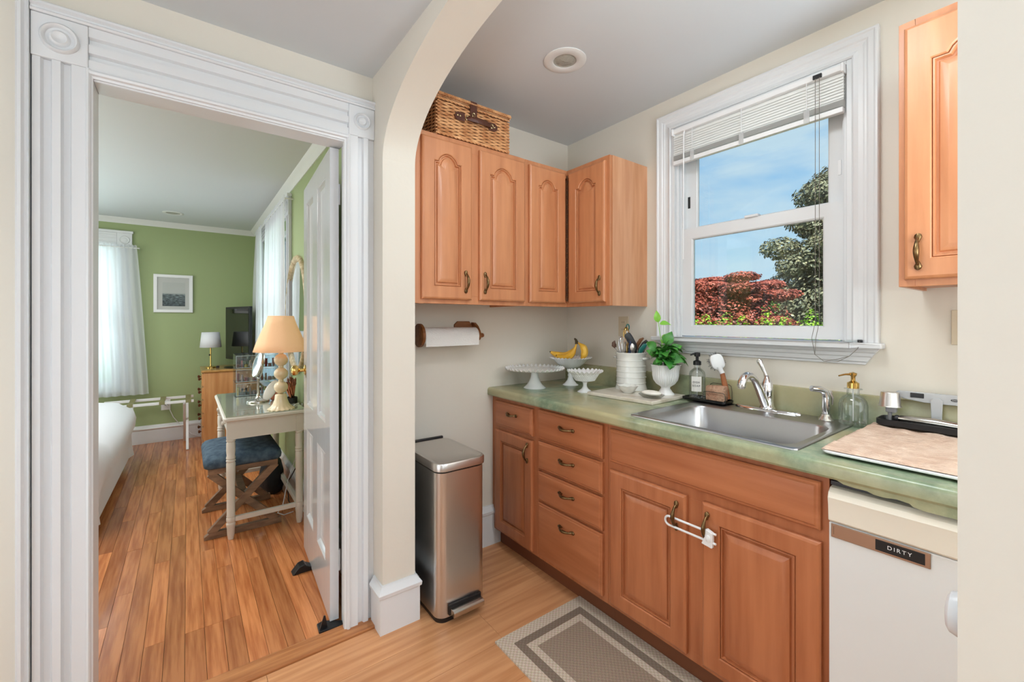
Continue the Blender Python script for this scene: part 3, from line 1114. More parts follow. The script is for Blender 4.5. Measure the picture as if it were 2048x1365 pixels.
b2 = base_unit('maple base cabinet holding a stack of four drawers', 1.6945, 1.2345, (1.74, 1.46, 0))
ff(b2, [(1.672, 1.694, BZ0, BZ1), (1.235, 1.262, BZ0, BZ1), (1.262, 1.672, BZ1 - 0.02, BZ1), (1.262, 1.672, BZ0, BZ0 + 0.03), (1.262, 1.672, 0.690, 0.722), (1.262, 1.672, 0.538, 0.568), (1.262, 1.672, 0.377, 0.408)])
for z0, z1 in ((0.712, 0.859), (0.560, 0.698), (0.402, 0.546), (0.121, 0.388)):
    F = F_side(1.680, z0, XF_ - 0.0005)
    d = drawer_front(b2, F, 0.424, z1 - z0, m=WOODH)
    pull(d, F, 0.212, (z1 - z0) * (0.60 if z0 > .2 else 0.78), 0.108, True)

b3 = base_unit('maple sink base cabinet with a long false drawer front over two doors', 1.234, 0.4365, (1.74, 0.84, 0))
ff(b3, [(1.208, 1.234, BZ0, BZ1), (0.4365, 0.470, BZ0, BZ1), (0.470, 1.208, BZ1 - 0.03, BZ1), (0.470, 1.208, BZ0, BZ0 + 0.035), (0.470, 1.208, 0.672, 0.735), (0.80, 0.868, BZ0 + 0.035, 0.672)])
F = F_side(1.214, 0.715, XF_ - 0.0005)
drawer_front(b3, F, 0.760, 0.138, m=WOODH, name='false_drawer')
F = F_side(1.214, 0.115, XF_ - 0.0005)
d = panel_door(b3, F, 0.351, 0.567, m=WOODL, rail=0.06)
pull(d, F, 0.317, 0.487)
F = F_side(0.803, 0.115, XF_ - 0.0005)
d = panel_door(b3, F, 0.351, 0.567, m=WOODL, rail=0.06)
pull(d, F, 0.022, 0.487)

# child lock: white plastic U through both handles
t = thing('cabinet_lock', 'white plastic child safety lock looped through the two sink cabinet door handles', 'lock', (1.40, 0.84, 0.58))
HX = 1.4035
ptsl = []
z0_, z1_ = 0.565, 0.597
for i in range(9):
    a = pi / 2 + pi * i / 8
    ptsl.append((HX, 0.916 - 0.016 * cos(a) * 1.0, 0.581 + 0.016 * sin(a)))
pp = [(HX, 0.742, z1_)] + ptsl + [(HX, 0.742, z0_)]
MB().tube(pp, 0.0042, 8).build('loop', WHITEP, t, smooth=50)
MB().prism([(0.790, 0.553), (0.752, 0.548), (0.750, 0.600), (0.772, 0.607), (0.786, 0.600), (0.778, 0.580)], 'X', HX - 0.009, HX + 0.007).build('slider', WHITEP, t, bevel=0.003)
MB().sphere((HX - 0.0085, 0.765, 0.578), 0.003, 0.010, 0.013).build('button', WHITEP, t, smooth=50)

# ================================================================== WORKTOP
ZC = 0.92
ct = thing('countertop', 'mottled green laminate worktop with rounded front edge and backsplash', 'countertop', (1.73, 1.1, BZ1))
prof = [(XW - 0.022, 0.8755), (XW - 0.022, ZC)]
fx = 1.405
fp = [(fx + 0.004, 0.8755), (fx, 0.882)] + [(fx + 0.016 - 0.016 * cos(a), ZC - 0.016 + 0.016 * sin(a)) for a in [i * pi / 12 for i in range(7)]]
SX0, SX1, SY0, SY1 = 1.463, 2.000, 0.535, 1.120     # cut-out
ctm = MB()
# full section left and right of the sink
for y0, y1 in ((SY1, YC), (-0.19, SY0)):
    poly = [(XW - 0.022, 0.8755)] + [(XW - 0.022, ZC)] + list(reversed(fp))
    ctm.prism(poly, 'Y', y0, y1)
poly = [(SX0, 0.8755), (SX0, ZC)] + list(reversed(fp))
ctm.prism(poly, 'Y', SY0, SY1)
ctm.box(SX1, XW - 0.022, SY0, SY1, 0.8755, ZC)
ctm.build('top', COUNTER, ct, smooth=25)
bs = MB()
bpz = [(XW - 0.0004, 0.8755), (XW - 0.020, 0.8755), (XW - 0.020, 1.021), (XW - 0.017, 1.028), (XW - 0.011, 1.030), (XW - 0.0004, 1.030)]
bs.prism(bpz, 'Y', -0.19, YC)
bs.build('backsplash', COUNTER, ct, smooth=30)
RAW = mat('raw particle board', (186, 160, 104), 0.9, var=0.4, vscale=80)
rp = [(0.41, 0.8752), (0.395, 0.868), (0.37, 0.866), (0.345, 0.866), (0.33, 0.861), (0.31, 0.860), (0.30, 0.862), (0.285, 0.864), (0.262, 0.861), (0.255, 0.855), (0.235, 0.852), (0.10, 0.852), (0.10, 0.8752)]
MB().prism(rp, 'X', 1.410, 1.424).build('torn_edge', COUNTER, ct, label='broken lower edge showing raw board')

# ================================================================== SINK
sk = thing('sink', 'stainless steel drop-in kitchen sink with one wide bowl', 'sink', (1.73, 0.83, ZC))
OX0, OX1, OY0, OY1 = 1.450, 2.018, 0.520, 1.133
IX0, IX1, IY0, IY1 = 1.487, 1.862, 0.556, 1.072


def rrect(x0, x1, y0, y1, r, z, n=6):
    p = []
    for cx_, cy_, a0 in ((x1 - r, y1 - r, 0), (x0 + r, y1 - r, pi / 2), (x0 + r, y0 + r, pi), (x1 - r, y0 + r, 1.5 * pi)):
        for i in range(n + 1):
            a = a0 + i * (pi / 2) / n
            p.append((cx_ + r * cos(a), cy_ + r * sin(a), z))
    return p


lo = [rrect(OX0, OX1, OY0, OY1, 0.02, ZC + 0.0005), rrect(OX0 + 0.001, OX1 - 0.001, OY0 + 0.001, OY1 - 0.001, 0.02, ZC + 0.004), rrect(OX0 + 0.006, OX1 - 0.006, OY0 + 0.006, OY1 - 0.006, 0.018, ZC + 0.0065),
      rrect(OX0 + 0.014, OX1 - 0.010, OY0 + 0.014, OY1 - 0.014, 0.018, ZC + 0.0045),
      rrect(IX0 - 0.010, IX1 + 0.010, IY0 - 0.010, IY1 + 0.010, 0.06, ZC + 0.0045), rrect(IX0 - 0.004, IX1 + 0.004, IY0 - 0.004, IY1 + 0.004, 0.056, ZC + 0.003), rrect(IX0, IX1, IY0, IY1, 0.055, ZC - 0.004),
      rrect(IX0 + 0.004, IX1 - 0.004, IY0 + 0.004, IY1 - 0.004, 0.055, ZC - 0.13), rrect(IX0 + 0.012, IX1 - 0.012, IY0 + 0.012, IY1 - 0.012, 0.05, ZC - 0.155), rrect(IX0 + 0.035, IX1 - 0.035, IY0 + 0.035, IY1 - 0.035, 0.045, ZC - 0.168), rrect(1.64, 1.71, 0.78, 0.85, 0.034, ZC - 0.172)]
MB().loft(lo, False, True).build('basin', SINKM, sk, smooth=40)
MB().lathe([(0.001, 0.7482), (0.030, 0.7482), (0.040, 0.7500), (0.042, 0.7535), (0.045, 0.7535), (0.045, 0.748)], (1.675, 0.815, 0.0), 24).build('drain', STEEL, sk, smooth=40)

# faucet
FX, FY = 1.985, 0.826
fz = ZC + 0.0045
fc = thing('faucet', 'chrome single lever kitchen faucet with curved spout behind the sink', 'faucet', (FX, FY, fz))
lo = []
for ins, z in ((0, fz), (0.001, fz + 0.007), (0.006, fz + 0.011), (0.014, fz + 0.012)):
    l = []
    for k in range(32):
        a = 2 * pi * k / 32
        l.append((FX + (0.030 - ins) * cos(a), FY + 0.0 + (0.132 - ins) * (abs(sin(a)) ** 0.8) * (1 if sin(a) > 0 else -1), z))
    lo.append(l)
MB().loft(lo, False, True).build('deck_plate', CHROME, fc, smooth=50)
MB().lathe([(0.030, fz + 0.010), (0.029, fz + 0.018), (0.025, fz + 0.022), (0.024, fz + 0.075), (0.0255, fz + 0.080), (0.0255, fz + 0.090), (0.024, fz + 0.094), (0.023, fz + 0.105), (0.019, fz + 0.122), (0.012, fz + 0.138), (0.007, fz + 0.150), (0.001, fz + 0.152)], (FX, FY, 0), 28).build('body', CHROME, fc, smooth=50)
sp = [(FX - 0.005, FY, fz + 0.012), (FX - 0.030, FY + 0.002, fz + 0.045), (FX - 0.062, FY + 0.006, fz + 0.098), (FX - 0.090, FY + 0.009, fz + 0.136), (FX - 0.120, FY + 0.013, fz + 0.156), (FX - 0.145, FY + 0.016, fz + 0.160), (FX - 0.166, FY + 0.019, fz + 0.151), (FX - 0.178, FY + 0.021, fz + 0.132), (FX - 0.180, FY + 0.022, fz + 0.120)]
MB().tube(sp, [0.017, 0.017, 0.0155, 0.0145, 0.014, 0.0145, 0.016, 0.0165, 0.0165], 16).build('spout', CHROME, fc, smooth=60)
MB().lathe([(0.001, 0), (0.013, 0), (0.0135, 0.006), (0.0165, 0.008), (0.0165, 0.014)], (FX - 0.180, FY + 0.022, fz + 0.108), 20).build('aerator', STEEL, fc, smooth=40)
hp = [(FX, FY, fz + 0.135), (FX - 0.002, FY + 0.008, fz + 0.160), (FX - 0.004, FY + 0.018, fz + 0.185), (FX - 0.006, FY + 0.028, fz + 0.208), (FX - 0.007, FY + 0.033, fz + 0.216)]
MB().tube(hp, [0.010, 0.0065, 0.008, 0.013, 0.007], 14, flat=((1, 0, 0), 0.6)).build('lever', CHROME, fc, smooth=60)
# side sprayer
PX, PY = 1.985, 0.612
sy = thing('side_sprayer', 'chrome pull-out side sprayer standing right of the faucet', 'sprayer', (PX, PY, fz))
MB().lathe([(0.027, fz), (0.025, fz + 0.006), (0.019, fz + 0.014), (0.0165, fz + 0.022)], (PX, PY, 0), 24).build('collar', NICKEL, sy, smooth=40)
MB().tube([(PX, PY, fz + 0.0225), (PX, PY, fz + 0.05), (PX + 0.001, PY, fz + 0.085), (PX - 0.002, PY + 0.004, fz + 0.108), (PX - 0.018, PY + 0.016, fz + 0.118), (PX - 0.045, PY + 0.034, fz + 0.121)], [0.013, 0.0155, 0.014, 0.0135, 0.013, 0.0115], 16).build('wand', CHROME, sy, smooth=60)
MB().tube([(PX + 0.011, PY - 0.010, fz + 0.112), (PX + 0.017, PY - 0.016, fz + 0.085), (PX + 0.016, PY - 0.016, fz + 0.058)], [0.005, 0.006, 0.003], 8).build('trigger', CHROME, sy, smooth=60)

# ================================================================== DISHWASHER
dm = mat('white enamel', (226, 228, 228), 0.3)
dk = mat('creamy white plastic', (236, 230, 216), 0.35)
dwt = thing('dishwasher', 'white built-in dishwasher under the worktop at the right', 'dishwasher', (1.70, 0.13, 0))
Y0, Y1 = -0.175, 0.4325
MB().box(1.46, XW - 0.02, Y0, Y1, 0.10, 0.868).build('body', mat('dark appliance body', (36, 36, 38), 0.5), dwt)
MB().box(1.424, 1.459, Y0, Y1, 0.10, 0.752).build('door', dm, dwt, bevel=0.003)
cpz = [(1.459, 0.7535), (1.424, 0.7535), (1.418, 0.760), (1.416, 0.80), (1.413, 0.822), (1.418, 0.836), (1.432, 0.846), (1.459, 0.850)]
MB().prism(cpz, 'Y', Y0, Y1).build('control_panel', dk, dwt, smooth=25, bevel=0.002)
MB().box(1.440, 1.4595, Y0, Y1, 0.8515, 0.862).build('top_strip', mat('dark grey strip', (58, 60, 66), .4), dwt)
MB().box(1.49, 1.50, Y0, Y1, 0.0, 0.10).build('kick_plate', mat('black kick plate', (30, 30, 30), .6), dwt)
mg = thing('magnet_sign', 'brushed bronze dishwasher sign with black window reading DIRTY', 'sign', (1.4225, 0.33, 0.74))
MB().box(1.4205, 1.4238, 0.226, 0.4265, 0.713, 0.7505).build('plate', mat('brushed bronze plate', (170, 142, 122), 0.35, metal=0.9), mg, bevel=0.002)
MB().box(1.4197, 1.4204, 0.236, 0.330, 0.7185, 0.7455).build('window', mat('black sign window', (20, 20, 22), 0.4), mg)
TM = frame((1.4194, 0.283, 0.7325), (0, -1, 0), (0, 0, 1), (-1, 0, 0))
text_mesh('lettering', 'DIRTY', 0.0135, mat('white print', (235, 235, 235), 0.6), mg, TM, spacing=1.35, ext=0.0002)
MB().box(1.4203, 1.4206, 0.4195, 0.4203, 0.722, 0.744).build('line', mat('dark line', (70, 56, 48), .6), mg)

# wall cup of a safety gate on the near jamb of the arch
t = thing('gate_mount', 'white round plastic gate mount fixed to the near jamb of the arch', 'mount', (0.73, 0.0835, 0.955))
MB().lathe([(0.025, 0.0838), (0.025, 0.092), (0.023, 0.0985), (0.018, 0.1015), (0.009, 0.1030), (0.001, 0.1032)], (0.73, 0, 0.961), 28, 'Y').build('cup', WHITEP, t, smooth=40)

# ================================================================== THINGS IN THE KITCHEN
# --- trash can
tc_ = thing('trash_can', 'tall slim stainless steel step trash can with hinged lid', 'trash can', (0.98, 1.85, 0))
lo = [rrect(0.862, 1.098, 1.672, 2.045, 0.040, 0.0), rrect(0.860, 1.100, 1.670, 2.047, 0.040, 0.022)]
MB().loft(lo, True, True).build('base', BLACK, tc_, smooth=30)
lo = [rrect(0.858, 1.102, 1.668, 2.048, 0.042, 0.0225), rrect(0.858, 1.102, 1.668, 2.048, 0.042, 0.648)]
MB().loft(lo, True, True).build('body', STEEL, tc_, smooth=30)
lo = [rrect(0.861, 1.099, 1.671, 2.045, 0.042, 0.6485), rrect(0.861, 1.099, 1.671, 2.045, 0.042, 0.656)]
MB().loft(lo, True, True).build('gasket', BLACK, tc_, smooth=30)
lo = [rrect(0.853, 1.107, 1.660, 2.050, 0.045, 0.6565), rrect(0.853, 1.107, 1.660, 2.050, 0.045, 0.684), rrect(0.856, 1.104, 1.663, 2.047, 0.043, 0.690), rrect(0.866, 1.094, 1.673, 2.038, 0.036, 0.692), rrect(0.872, 1.088, 1.679, 2.032, 0.034, 0.688)]
MB().loft(lo, True, True).build('lid', STEEL, tc_, smooth=35)
MB().box(0.875, 1.085, 2.0505, 2.066, 0.62, 0.70).build('hinge_cover', BLACK, tc_, bevel=0.004)
MB().box(0.905, 1.068, 1.655, 1.6675, 0.032, 0.078).build('pedal_slot', BLACK, tc_, bevel=0.003)
lo = []
MB().loft([[(x, y, z) for y, z in ((1.668, 0.044), (1.625, 0.036), (1.618, 0.042), (1.618, 0.060), (1.626, 0.066), (1.668, 0.064))] for x in (0.910, 0.914, 1.058, 1.062)], True, True).build('pedal', NICKEL, tc_, bevel=0.002)

# --- paper towel holder on the end wall
pt = thing('paper_towel_holder', 'wooden wall mounted paper towel holder with round end discs', 'holder', (1.10, YC, 1.228))
PWD = mat('stained holder wood', (150, 96, 52), 0.45, col2=(116, 68, 32), vscale=6, vstretch=(1, 8, 8))
ty, tz = 2.045, 1.228
MB().lathe([(0.056, 0.936), (0.060, 0.939), (0.060, 0.952), (0.056, 0.955)], (0, ty - 0.002, tz + 0.006), 36, 'X').build('end_disc', PWD, pt, smooth=40)
arm = [(ty - 0.022, tz - 0.012), (ty - 0.012, tz - 0.024), (ty + 0.03, tz - 0.040), (YC - 0.001, tz - 0.046), (YC - 0.001, tz + 0.072), (ty + 0.035, tz + 0.070), (ty + 0.008, tz + 0.052), (ty - 0.014, tz + 0.026), (ty - 0.024, tz + 0.006)]
MB().prism(arm, 'X', 1.292, 1.306).build('end_bracket', PWD, pt, smooth=30)
MB().box(0.955, 1.18, YC - 0.012, YC - 0.001, tz - 0.015, tz + 0.02).build('back_rail', PWD, pt, bevel=0.002)
MB().prism([(1.18, tz - 0.04), (1.2915, tz - 0.04), (1.2915, tz + 0.055), (1.275, tz + 0.078), (1.20, tz + 0.078), (1.18, tz + 0.06)], 'Y', YC - 0.013, YC - 0.001).build('back_plate', PWD, pt, bevel=0.002)
MB().lathe([(0.006, 1.3065), (0.006, 1.312), (0.010, 1.316), (0.013, 1.324), (0.010, 1.332), (0.003, 1.335)], (0, ty - 0.002, tz), 20, 'X').build('knob', PWD, pt, smooth=50)
MB().tube([(0.9555, ty, tz), (1.2915, ty, tz)], 0.007, 12).build('rod', PWD, pt, smooth=40)
PAPER = mat('white paper towel', (240, 240, 238), 0.9, bump=0.5, bscale=140)
rl = MB().lathe([(0.020, 0.960), (0.044, 0.9605), (0.0455, 0.962), (0.0455, 1.277), (0.044, 1.279), (0.020, 1.2795)], (0, ty, tz), 40, 'X', caps=False)
rl.add([(0.962, ty - 0.0458, tz + 0.002), (1.277, ty - 0.0458, tz + 0.002), (1.277, ty - 0.044, tz - 0.050), (0.962, ty - 0.044, tz - 0.052)], [(0, 1, 2, 3)])
o = rl.build('paper_towel_roll', PAPER, None, smooth=40)
tag(o, 'roll of white quilted paper towels on the wooden wall holder', 'paper towels')

# --- outlets and switches
IVORY = mat('aged ivory plastic', (206, 192, 166), 0.4)
SLOT = mat('slot black', (30, 28, 26), 0.6)


def outlet(label, y, z, w_=0.072, h_=0.116, m=IVORY, switch=False):
    t = thing('wall_outlet', label, 'outlet', (XW, y, z))
    MB().box(XW - 0.006, XW - 0.0002, y - w_ / 2, y + w_ / 2, z - h_ / 2, z + h_ / 2).build('plate', m, t, bevel=0.002)
    if switch:
        MB().box(XW - 0.014, XW - 0.0062, y - 0.005, y + 0.005, z - 0.012, z + 0.012).build('toggle', m, t, bevel=0.002)
    else:
        for dz in (-0.021, 0.021):
            r = MB().obox((XW - 0.0072, y, z + dz), 0.002, 0.034, 0.028).build('receptacle', m, t, bevel=0.001)
            for dy in (-0.006, 0.006):
                MB().obox((XW - 0.0084, y + dy, z + dz + 0.003), 0.0006, 0.002, 0.008).build('slot', SLOT, r)
    return t


outlet('ivory wall outlet above the utensil crock under the corner cabinet', 1.640, 1.276)
outlet('ivory switch plate beneath the right wall cabinet', 0.24, 1.286, switch=True)

# --- recessed ceiling lights


def downlight(label, x, y, z, R, r):
    t = thing('recessed_light', label, 'ceiling light', (x, y, z))
    MB().lathe([(R, z - 0.0003), (R, z - 0.003), (R * 0.9, z - 0.006), (r * 1.12, z - 0.007), (r, z - 0.004), (r * 0.96, z + 0.012)], (x, y, 0), 48, caps=False).build('trim_ring', TRIMC, t, smooth=50)
    MB().lathe([(r * 0.97, z - 0.0025), (r * 0.85, z + 0.0), (r * 0.8, z - 0.001), (0.001, z - 0.005)], (x, y, 0), 40, caps=False).build('bulb', mat('frosted reflector bulb', (170, 170, 160), 0.25, bump=0.5, bscale=90), t, smooth=50)


downlight('round white recessed ceiling light of the kitchen with unlit bulb', 1.37, 1.425, KC, 0.096, 0.052)
downlight('small white recessed ceiling light in the bedroom', -0.11, 5.45, HC, 0.085, 0.06)

# --- wicker basket on the cabinet
WX0, WX1, WYF, WYB, WZ0_, WZ1_ = 0.945, 1.352, 1.835, 2.085, UZ1, UZ1 + 0.176
bk = thing('wicker_basket', 'honey coloured wicker hamper with brown leather straps on the left wall cabinet', 'basket', ((WX0 + WX1) / 2, (WYF + WYB) / 2, WZ0_))
WICK = mat('honey wicker', (236, 184, 132), 0.5, col2=(196, 134, 86), vscale=25, vstretch=(1, 1, 1))
WICKD = mat('dark wicker lining', (104, 62, 34), 0.7)
wv = MB()
nrow = 19
RV = random.Random(3)


def wv_row(a, b, z, n_out, ph_, lean):
    """one woven strand from a to b on a wall with outward normal n_out"""
    a = Vector((*a, z)); b = Vector((*b, z))
    nst = max(4, int((b - a).length / 0.032))
    pts = []
    for i in range(nst * 2 + 1):
        t = i / (nst * 2)
        s_ = 1 if ((i // 1 + ph_) % 2) == 0 else -1
        off = 0.0036 * (s_ if i % 2 == 0 else 0)
        if i % 2 == 0:
            s_ = 1 if ((i // 2 + ph_) % 2) == 0 else -1
            off = 0.0038 * s_
        p = a + (b - a) * t + Vector((n_out[0], n_out[1], 0)) * off
        p.z += RV.uniform(-0.0008, 0.0008) + lean * sin(t * 9)
        pts.append(p)
    wv.tube(pts, 0.0034, 5)


for r in range(nrow):
    z = WZ0_ + 0.012 + r * 0.0078
    for a, b, n_ in (((WX0, WYF), (WX1, WYF), (0, -1)), ((WX0, WYB), (WX0, WYF), (-1, 0)), ((WX1, WYF), (WX1, WYB), (1, 0)), ((WX1, WYB), (WX0, WYB), (0, 1))):
        wv_row(a, b, z, n_, r % 2, 0.0004)
wv.build('weave', WICK, bk, smooth=50, weld=False)['kind'] = 'stuff'
MB().box(WX0 + 0.004, WX1 - 0.004, WYF + 0.004, WYB - 0.004, WZ0_ + 0.002, WZ1_ - 0.012).build('lining', WICKD, bk)
br = MB()
for (a, b, z, rr) in (((WX0, WYF), (WX1, WYF), WZ0_ + 0.006, 0.0058), ((WX0, WYB), (WX0, WYF), WZ0_ + 0.006, 0.0058), ((WX1, WYF), (WX1, WYB), WZ0_ + 0.006, 0.0058),
                      ((WX0 - .002, WYF - .002), (WX1 + .002, WYF - .002), WZ1_ - 0.010, 0.005), ((WX0 - .002, WYB), (WX0 - .002, WYF - .002), WZ1_ - 0.010, 0.005)):
    a = Vector((*a, z)); b = Vector((*b, z))
    L_ = (b - a).length
    for ph_ in (0, pi):
        pts = []
        k = int(L_ / 0.006)
        d_ = (b - a).normalized()
        s_ = Vector((0, 0, 1)).cross(d_)
        for i in range(k + 1):
            q = i * 0.9 + ph_
            pts.append(a + (b - a) * (i / k) + Vector((0, 0, 1)) * (0.003 * sin(q)) + s_ * (0.003 * cos(q)))
        br.tube(pts, rr * 0.62, 5)
br.build('braided_edge', WICK, bk, smooth=50, weld=False)['kind'] = 'stuff'
# lid with braided rim
lid = MB()
lz = WZ1_ + 0.006
for r in range(30):
    y = WYF + 0.006 + r * (WYB - WYF - 0.012) / 29
    lid.tube([(WX0 + 0.004, y, lz), (WX1 - 0.004, y, lz)], 0.0042, 5)
lo_ = lid.build('lid', WICK, bk, smooth=50, weld=False)
lo_['kind'] = 'stuff'
rim = MB()
loopp = [(WX0 - .004, WYF - .004), (WX1 + .004, WYF - .004), (WX1 + .004, WYB + .004), (WX0 - .004, WYB + .004)]
for i in range(4):
    a = Vector((*loopp[i], lz + 0.002)); b = Vector((*loopp[(i + 1) % 4], lz + 0.002))
    d_ = (b - a).normalized()
    k = int((b - a).length / 0.0075)
    for j in range(k):
        c_ = a + (b - a) * ((j + .5) / k)
        s_ = Vector((0, 0, 1)).cross(d_)
        pts = [c_ - d_ * 0.006 + s_ * 0.008 - Vector((0, 0, .004)), c_ - d_ * 0.002 + s_ * 0.005 + Vector((0, 0, .008)), c_ + d_ * 0.003 - s_ * 0.005 + Vector((0, 0, .007)), c_ + d_ * 0.006 - s_ * 0.008 - Vector((0, 0, .005))]
        rim.tube(pts, 0.0033, 5)
rim.build('lid_rim', WICK, bk, smooth=50, weld=False)['kind'] = 'stuff'
LEA = mat('dark brown leather', (82, 44, 30), 0.45, bump=0.2, bscale=90)
BUC = mat('pale brass buckle', (206, 186, 140), 0.25, metal=1.0)


def strap(name, pts2, y, th=0.004):
    """flat strap outline in x,z on the front"""
    return MB().prism(pts2, 'Y', y - th, y).build(name, LEA, bk, bevel=0.001)


yf = WYF - 0.0082
zc = WZ0_ + 0.108
strap('handle_tab', [(1.030, zc - 0.006), (1.036, zc + 0.011), (1.048, zc + 0.018), (1.085, zc + 0.018), (1.085, zc - 0.022), (1.048, zc - 0.022), (1.036, zc - 0.018)], yf)
strap('handle_tab', [(1.222, zc + 0.016), (1.258, zc + 0.016), (1.270, zc + 0.008), (1.274, zc - 0.004), (1.268, zc - 0.018), (1.256, zc - 0.024), (1.222, zc - 0.024)], yf)
MB().tube([(1.095, yf - 0.004, zc - 0.004), (1.115, yf - 0.018, zc - 0.006), (1.160, yf - 0.026, zc - 0.008), (1.205, yf - 0.018, zc - 0.006), (1.230, yf - 0.004, zc - 0.004)], [0.009, 0.013, 0.014, 0.013, 0.009], 10, flat=((0, 1, 0), 0.35)).build('carry_handle', LEA, bk, smooth=50)
sm_ = MB()
sm_.loft([[(x0, yf, z), (x1, yf, z), (x1, yf - 0.004, z), (x0, yf - 0.004, z)] for x0, x1, z in ((1.118, 1.150, zc - 0.006), (1.114, 1.154, zc + 0.045), (1.116, 1.152, lz - 0.004))] + [[(1.116, yf - 0.001, lz + 0.012), (1.152, yf - 0.001, lz + 0.012), (1.152, yf - 0.005, lz + 0.013), (1.116, yf - 0.005, lz + 0.013)], [(1.116, yf + 0.03, lz + 0.014), (1.152, yf + 0.03, lz + 0.014), (1.152, yf + 0.03, lz + 0.018), (1.116, yf + 0.03, lz + 0.018)]], True, True)
sm_.build('lid_strap', LEA, bk, bevel=0.0006)
for x, z in ((1.046, zc), (1.060, zc), (1.256, zc - 0.004)):
    MB().lathe([(0.004, yf - 0.0042), (0.004, yf - 0.0055), (0.001, yf - 0.0065)], (x, 0, z), 12, 'Y').build('rivet', BUC, bk)
for x, z in ((1.096, zc - 0.002), (1.132, zc + 0.022), (1.238, zc - 0.004)):
    MB().tube([(x + 0.007 * cos(a), yf - 0.0065, z + 0.010 * sin(a)) for a in [i * pi / 6 for i in range(13)]], 0.0016, 6).build('buckle', BUC, bk, smooth=50)

bk.location.x -= 0.030
bk.location.y -= 0.046

# --- rug
rg = thing('rug', 'woven tan rug with darker border bands in front of the sink cabinet', 'rug', (1.24, 0.95, 0))


def weave_mat(name, a, b):
    m = bpy.data.materials.new(name)
    m.use_nodes = True
    t = m.node_tree
    p = t.nodes['Principled BSDF']
    p.inputs['Roughness'].default_value = 0.95
    co = t.nodes.new('ShaderNodeTexCoord')
    ch = t.nodes.new('ShaderNodeTexChecker')
    ch.inputs['Scale'].default_value = 110
    ch.inputs['Color1'].default_value = L(a)
    ch.inputs['Color2'].default_value = L(b)
    t.links.new(co.outputs['Object'], ch.inputs['Vector'])
    n = t.nodes.new('ShaderNodeTexNoise')
    n.inputs['Scale'].default_value = 260
    t.links.new(co.outputs['Object'], n.inputs['Vector'])
    x = t.nodes.new('ShaderNodeMix')
    x.data_type = 'RGBA'
    x.blend_type = 'MULTIPLY'
    x.inputs['Factor'].default_value = 0.55
    t.links.new(ch.outputs['Color'], x.inputs['A'])
    t.links.new(n.outputs['Color'], x.inputs['B'])
    hs = t.nodes.new('ShaderNodeHueSaturation')
    hs.inputs['Saturation'].default_value = 0.8
    hs.inputs['Value'].default_value = 1.35
    t.links.new(x.outputs['Result'], hs.inputs['Color'])
    t.links.new(hs.outputs[0], p.inputs['Base Color'])
    b_ = t.nodes.new('ShaderNodeBump')
    b_.inputs['Strength'].default_value = 0.5
    b_.inputs['Distance'].default_value = 0.004
    t.links.new(n.outputs['Fac'], b_.inputs['Height'])
    t.links.new(b_.outputs[0], p.inputs['Normal'])
    return m


RL = weave_mat('tan rug yarn', (204, 184, 160), (184, 162, 136))
RD = weave_mat('dark taupe rug yarn', (130, 110, 90), (120, 98, 78))
RM = weave_mat('taupe rug yarn', (154, 130, 106), (142, 118, 94))
RX0, RX1, RY0_, RY1_ = 0.998, 1.484, 0.60, 1.444


def ring(name, i0, i1, m, z=0.008):
    mb_ = MB()
    lo = []
    for ins, zz in ((i0, 0.0005), (i0, z), (i1, z)):
        lo.append([(RX0 + ins, RY0_ + ins, zz), (RX1 - ins, RY0_ + ins, zz), (RX1 - ins, RY1_ - ins, zz), (RX0 + ins, RY1_ - ins, zz)])
    mb_.loft(lo, False, False)
    return mb_.build(name, m, rg)


ring('outer_band', 0, 0.055, RL)
ring('dark_band', 0.0551, 0.090, RD, 0.0085)
ring('inner_band', 0.0901, 0.122, RL)
MB().loft([[(RX0 + .1221, RY0_ + .1221, z), (RX1 - .1221, RY0_ + .1221, z), (RX1 - .1221, RY1_ - .1221, z), (RX0 + .1221, RY1_ - .1221, z)] for z in (0.0005, 0.0085)], True, True).build('field', RM, rg)

# ================================================================== THINGS ON THE WORKTOP


def ruffle(n, ar, az, rows):
    def f(i, a):
        k = rows.get(i, 0)
        return (ar * k * cos(n * a), az * k * sin(n * a))
    return f


# cake stand
x, y = 1.609, 1.925
t = thing('cake_stand', 'white milk glass cake stand with crimped rim on a flared foot', 'cake stand', (x, y, ZC))
MB().lathe([(0.064, ZC), (0.065, ZC + 0.003), (0.058, ZC + 0.009), (0.044, ZC + 0.022), (0.031, ZC + 0.042), (0.023, ZC + 0.065), (0.020, ZC + 0.085), (0.022, ZC + 0.098), (0.030, ZC + 0.104)], (x, y, 0), 40).build('foot', MILK, t, smooth=50)
MB().lathe([(0.030, ZC + 0.1045), (0.100, ZC + 0.104), (0.140, ZC + 0.107), (0.155, ZC + 0.106), (0.168, ZC + 0.113), (0.1705, ZC + 0.117), (0.167, ZC + 0.118), (0.152, ZC + 0.111), (0.14, ZC + 0.112), (0.001, ZC + 0.111)], (x, y, 0), 240,
           ruffle=ruffle(40, 0.001, 0.0062, {4: 0.9, 5: 1, 6: 1})).build('plate', MILK, t, smooth=60)
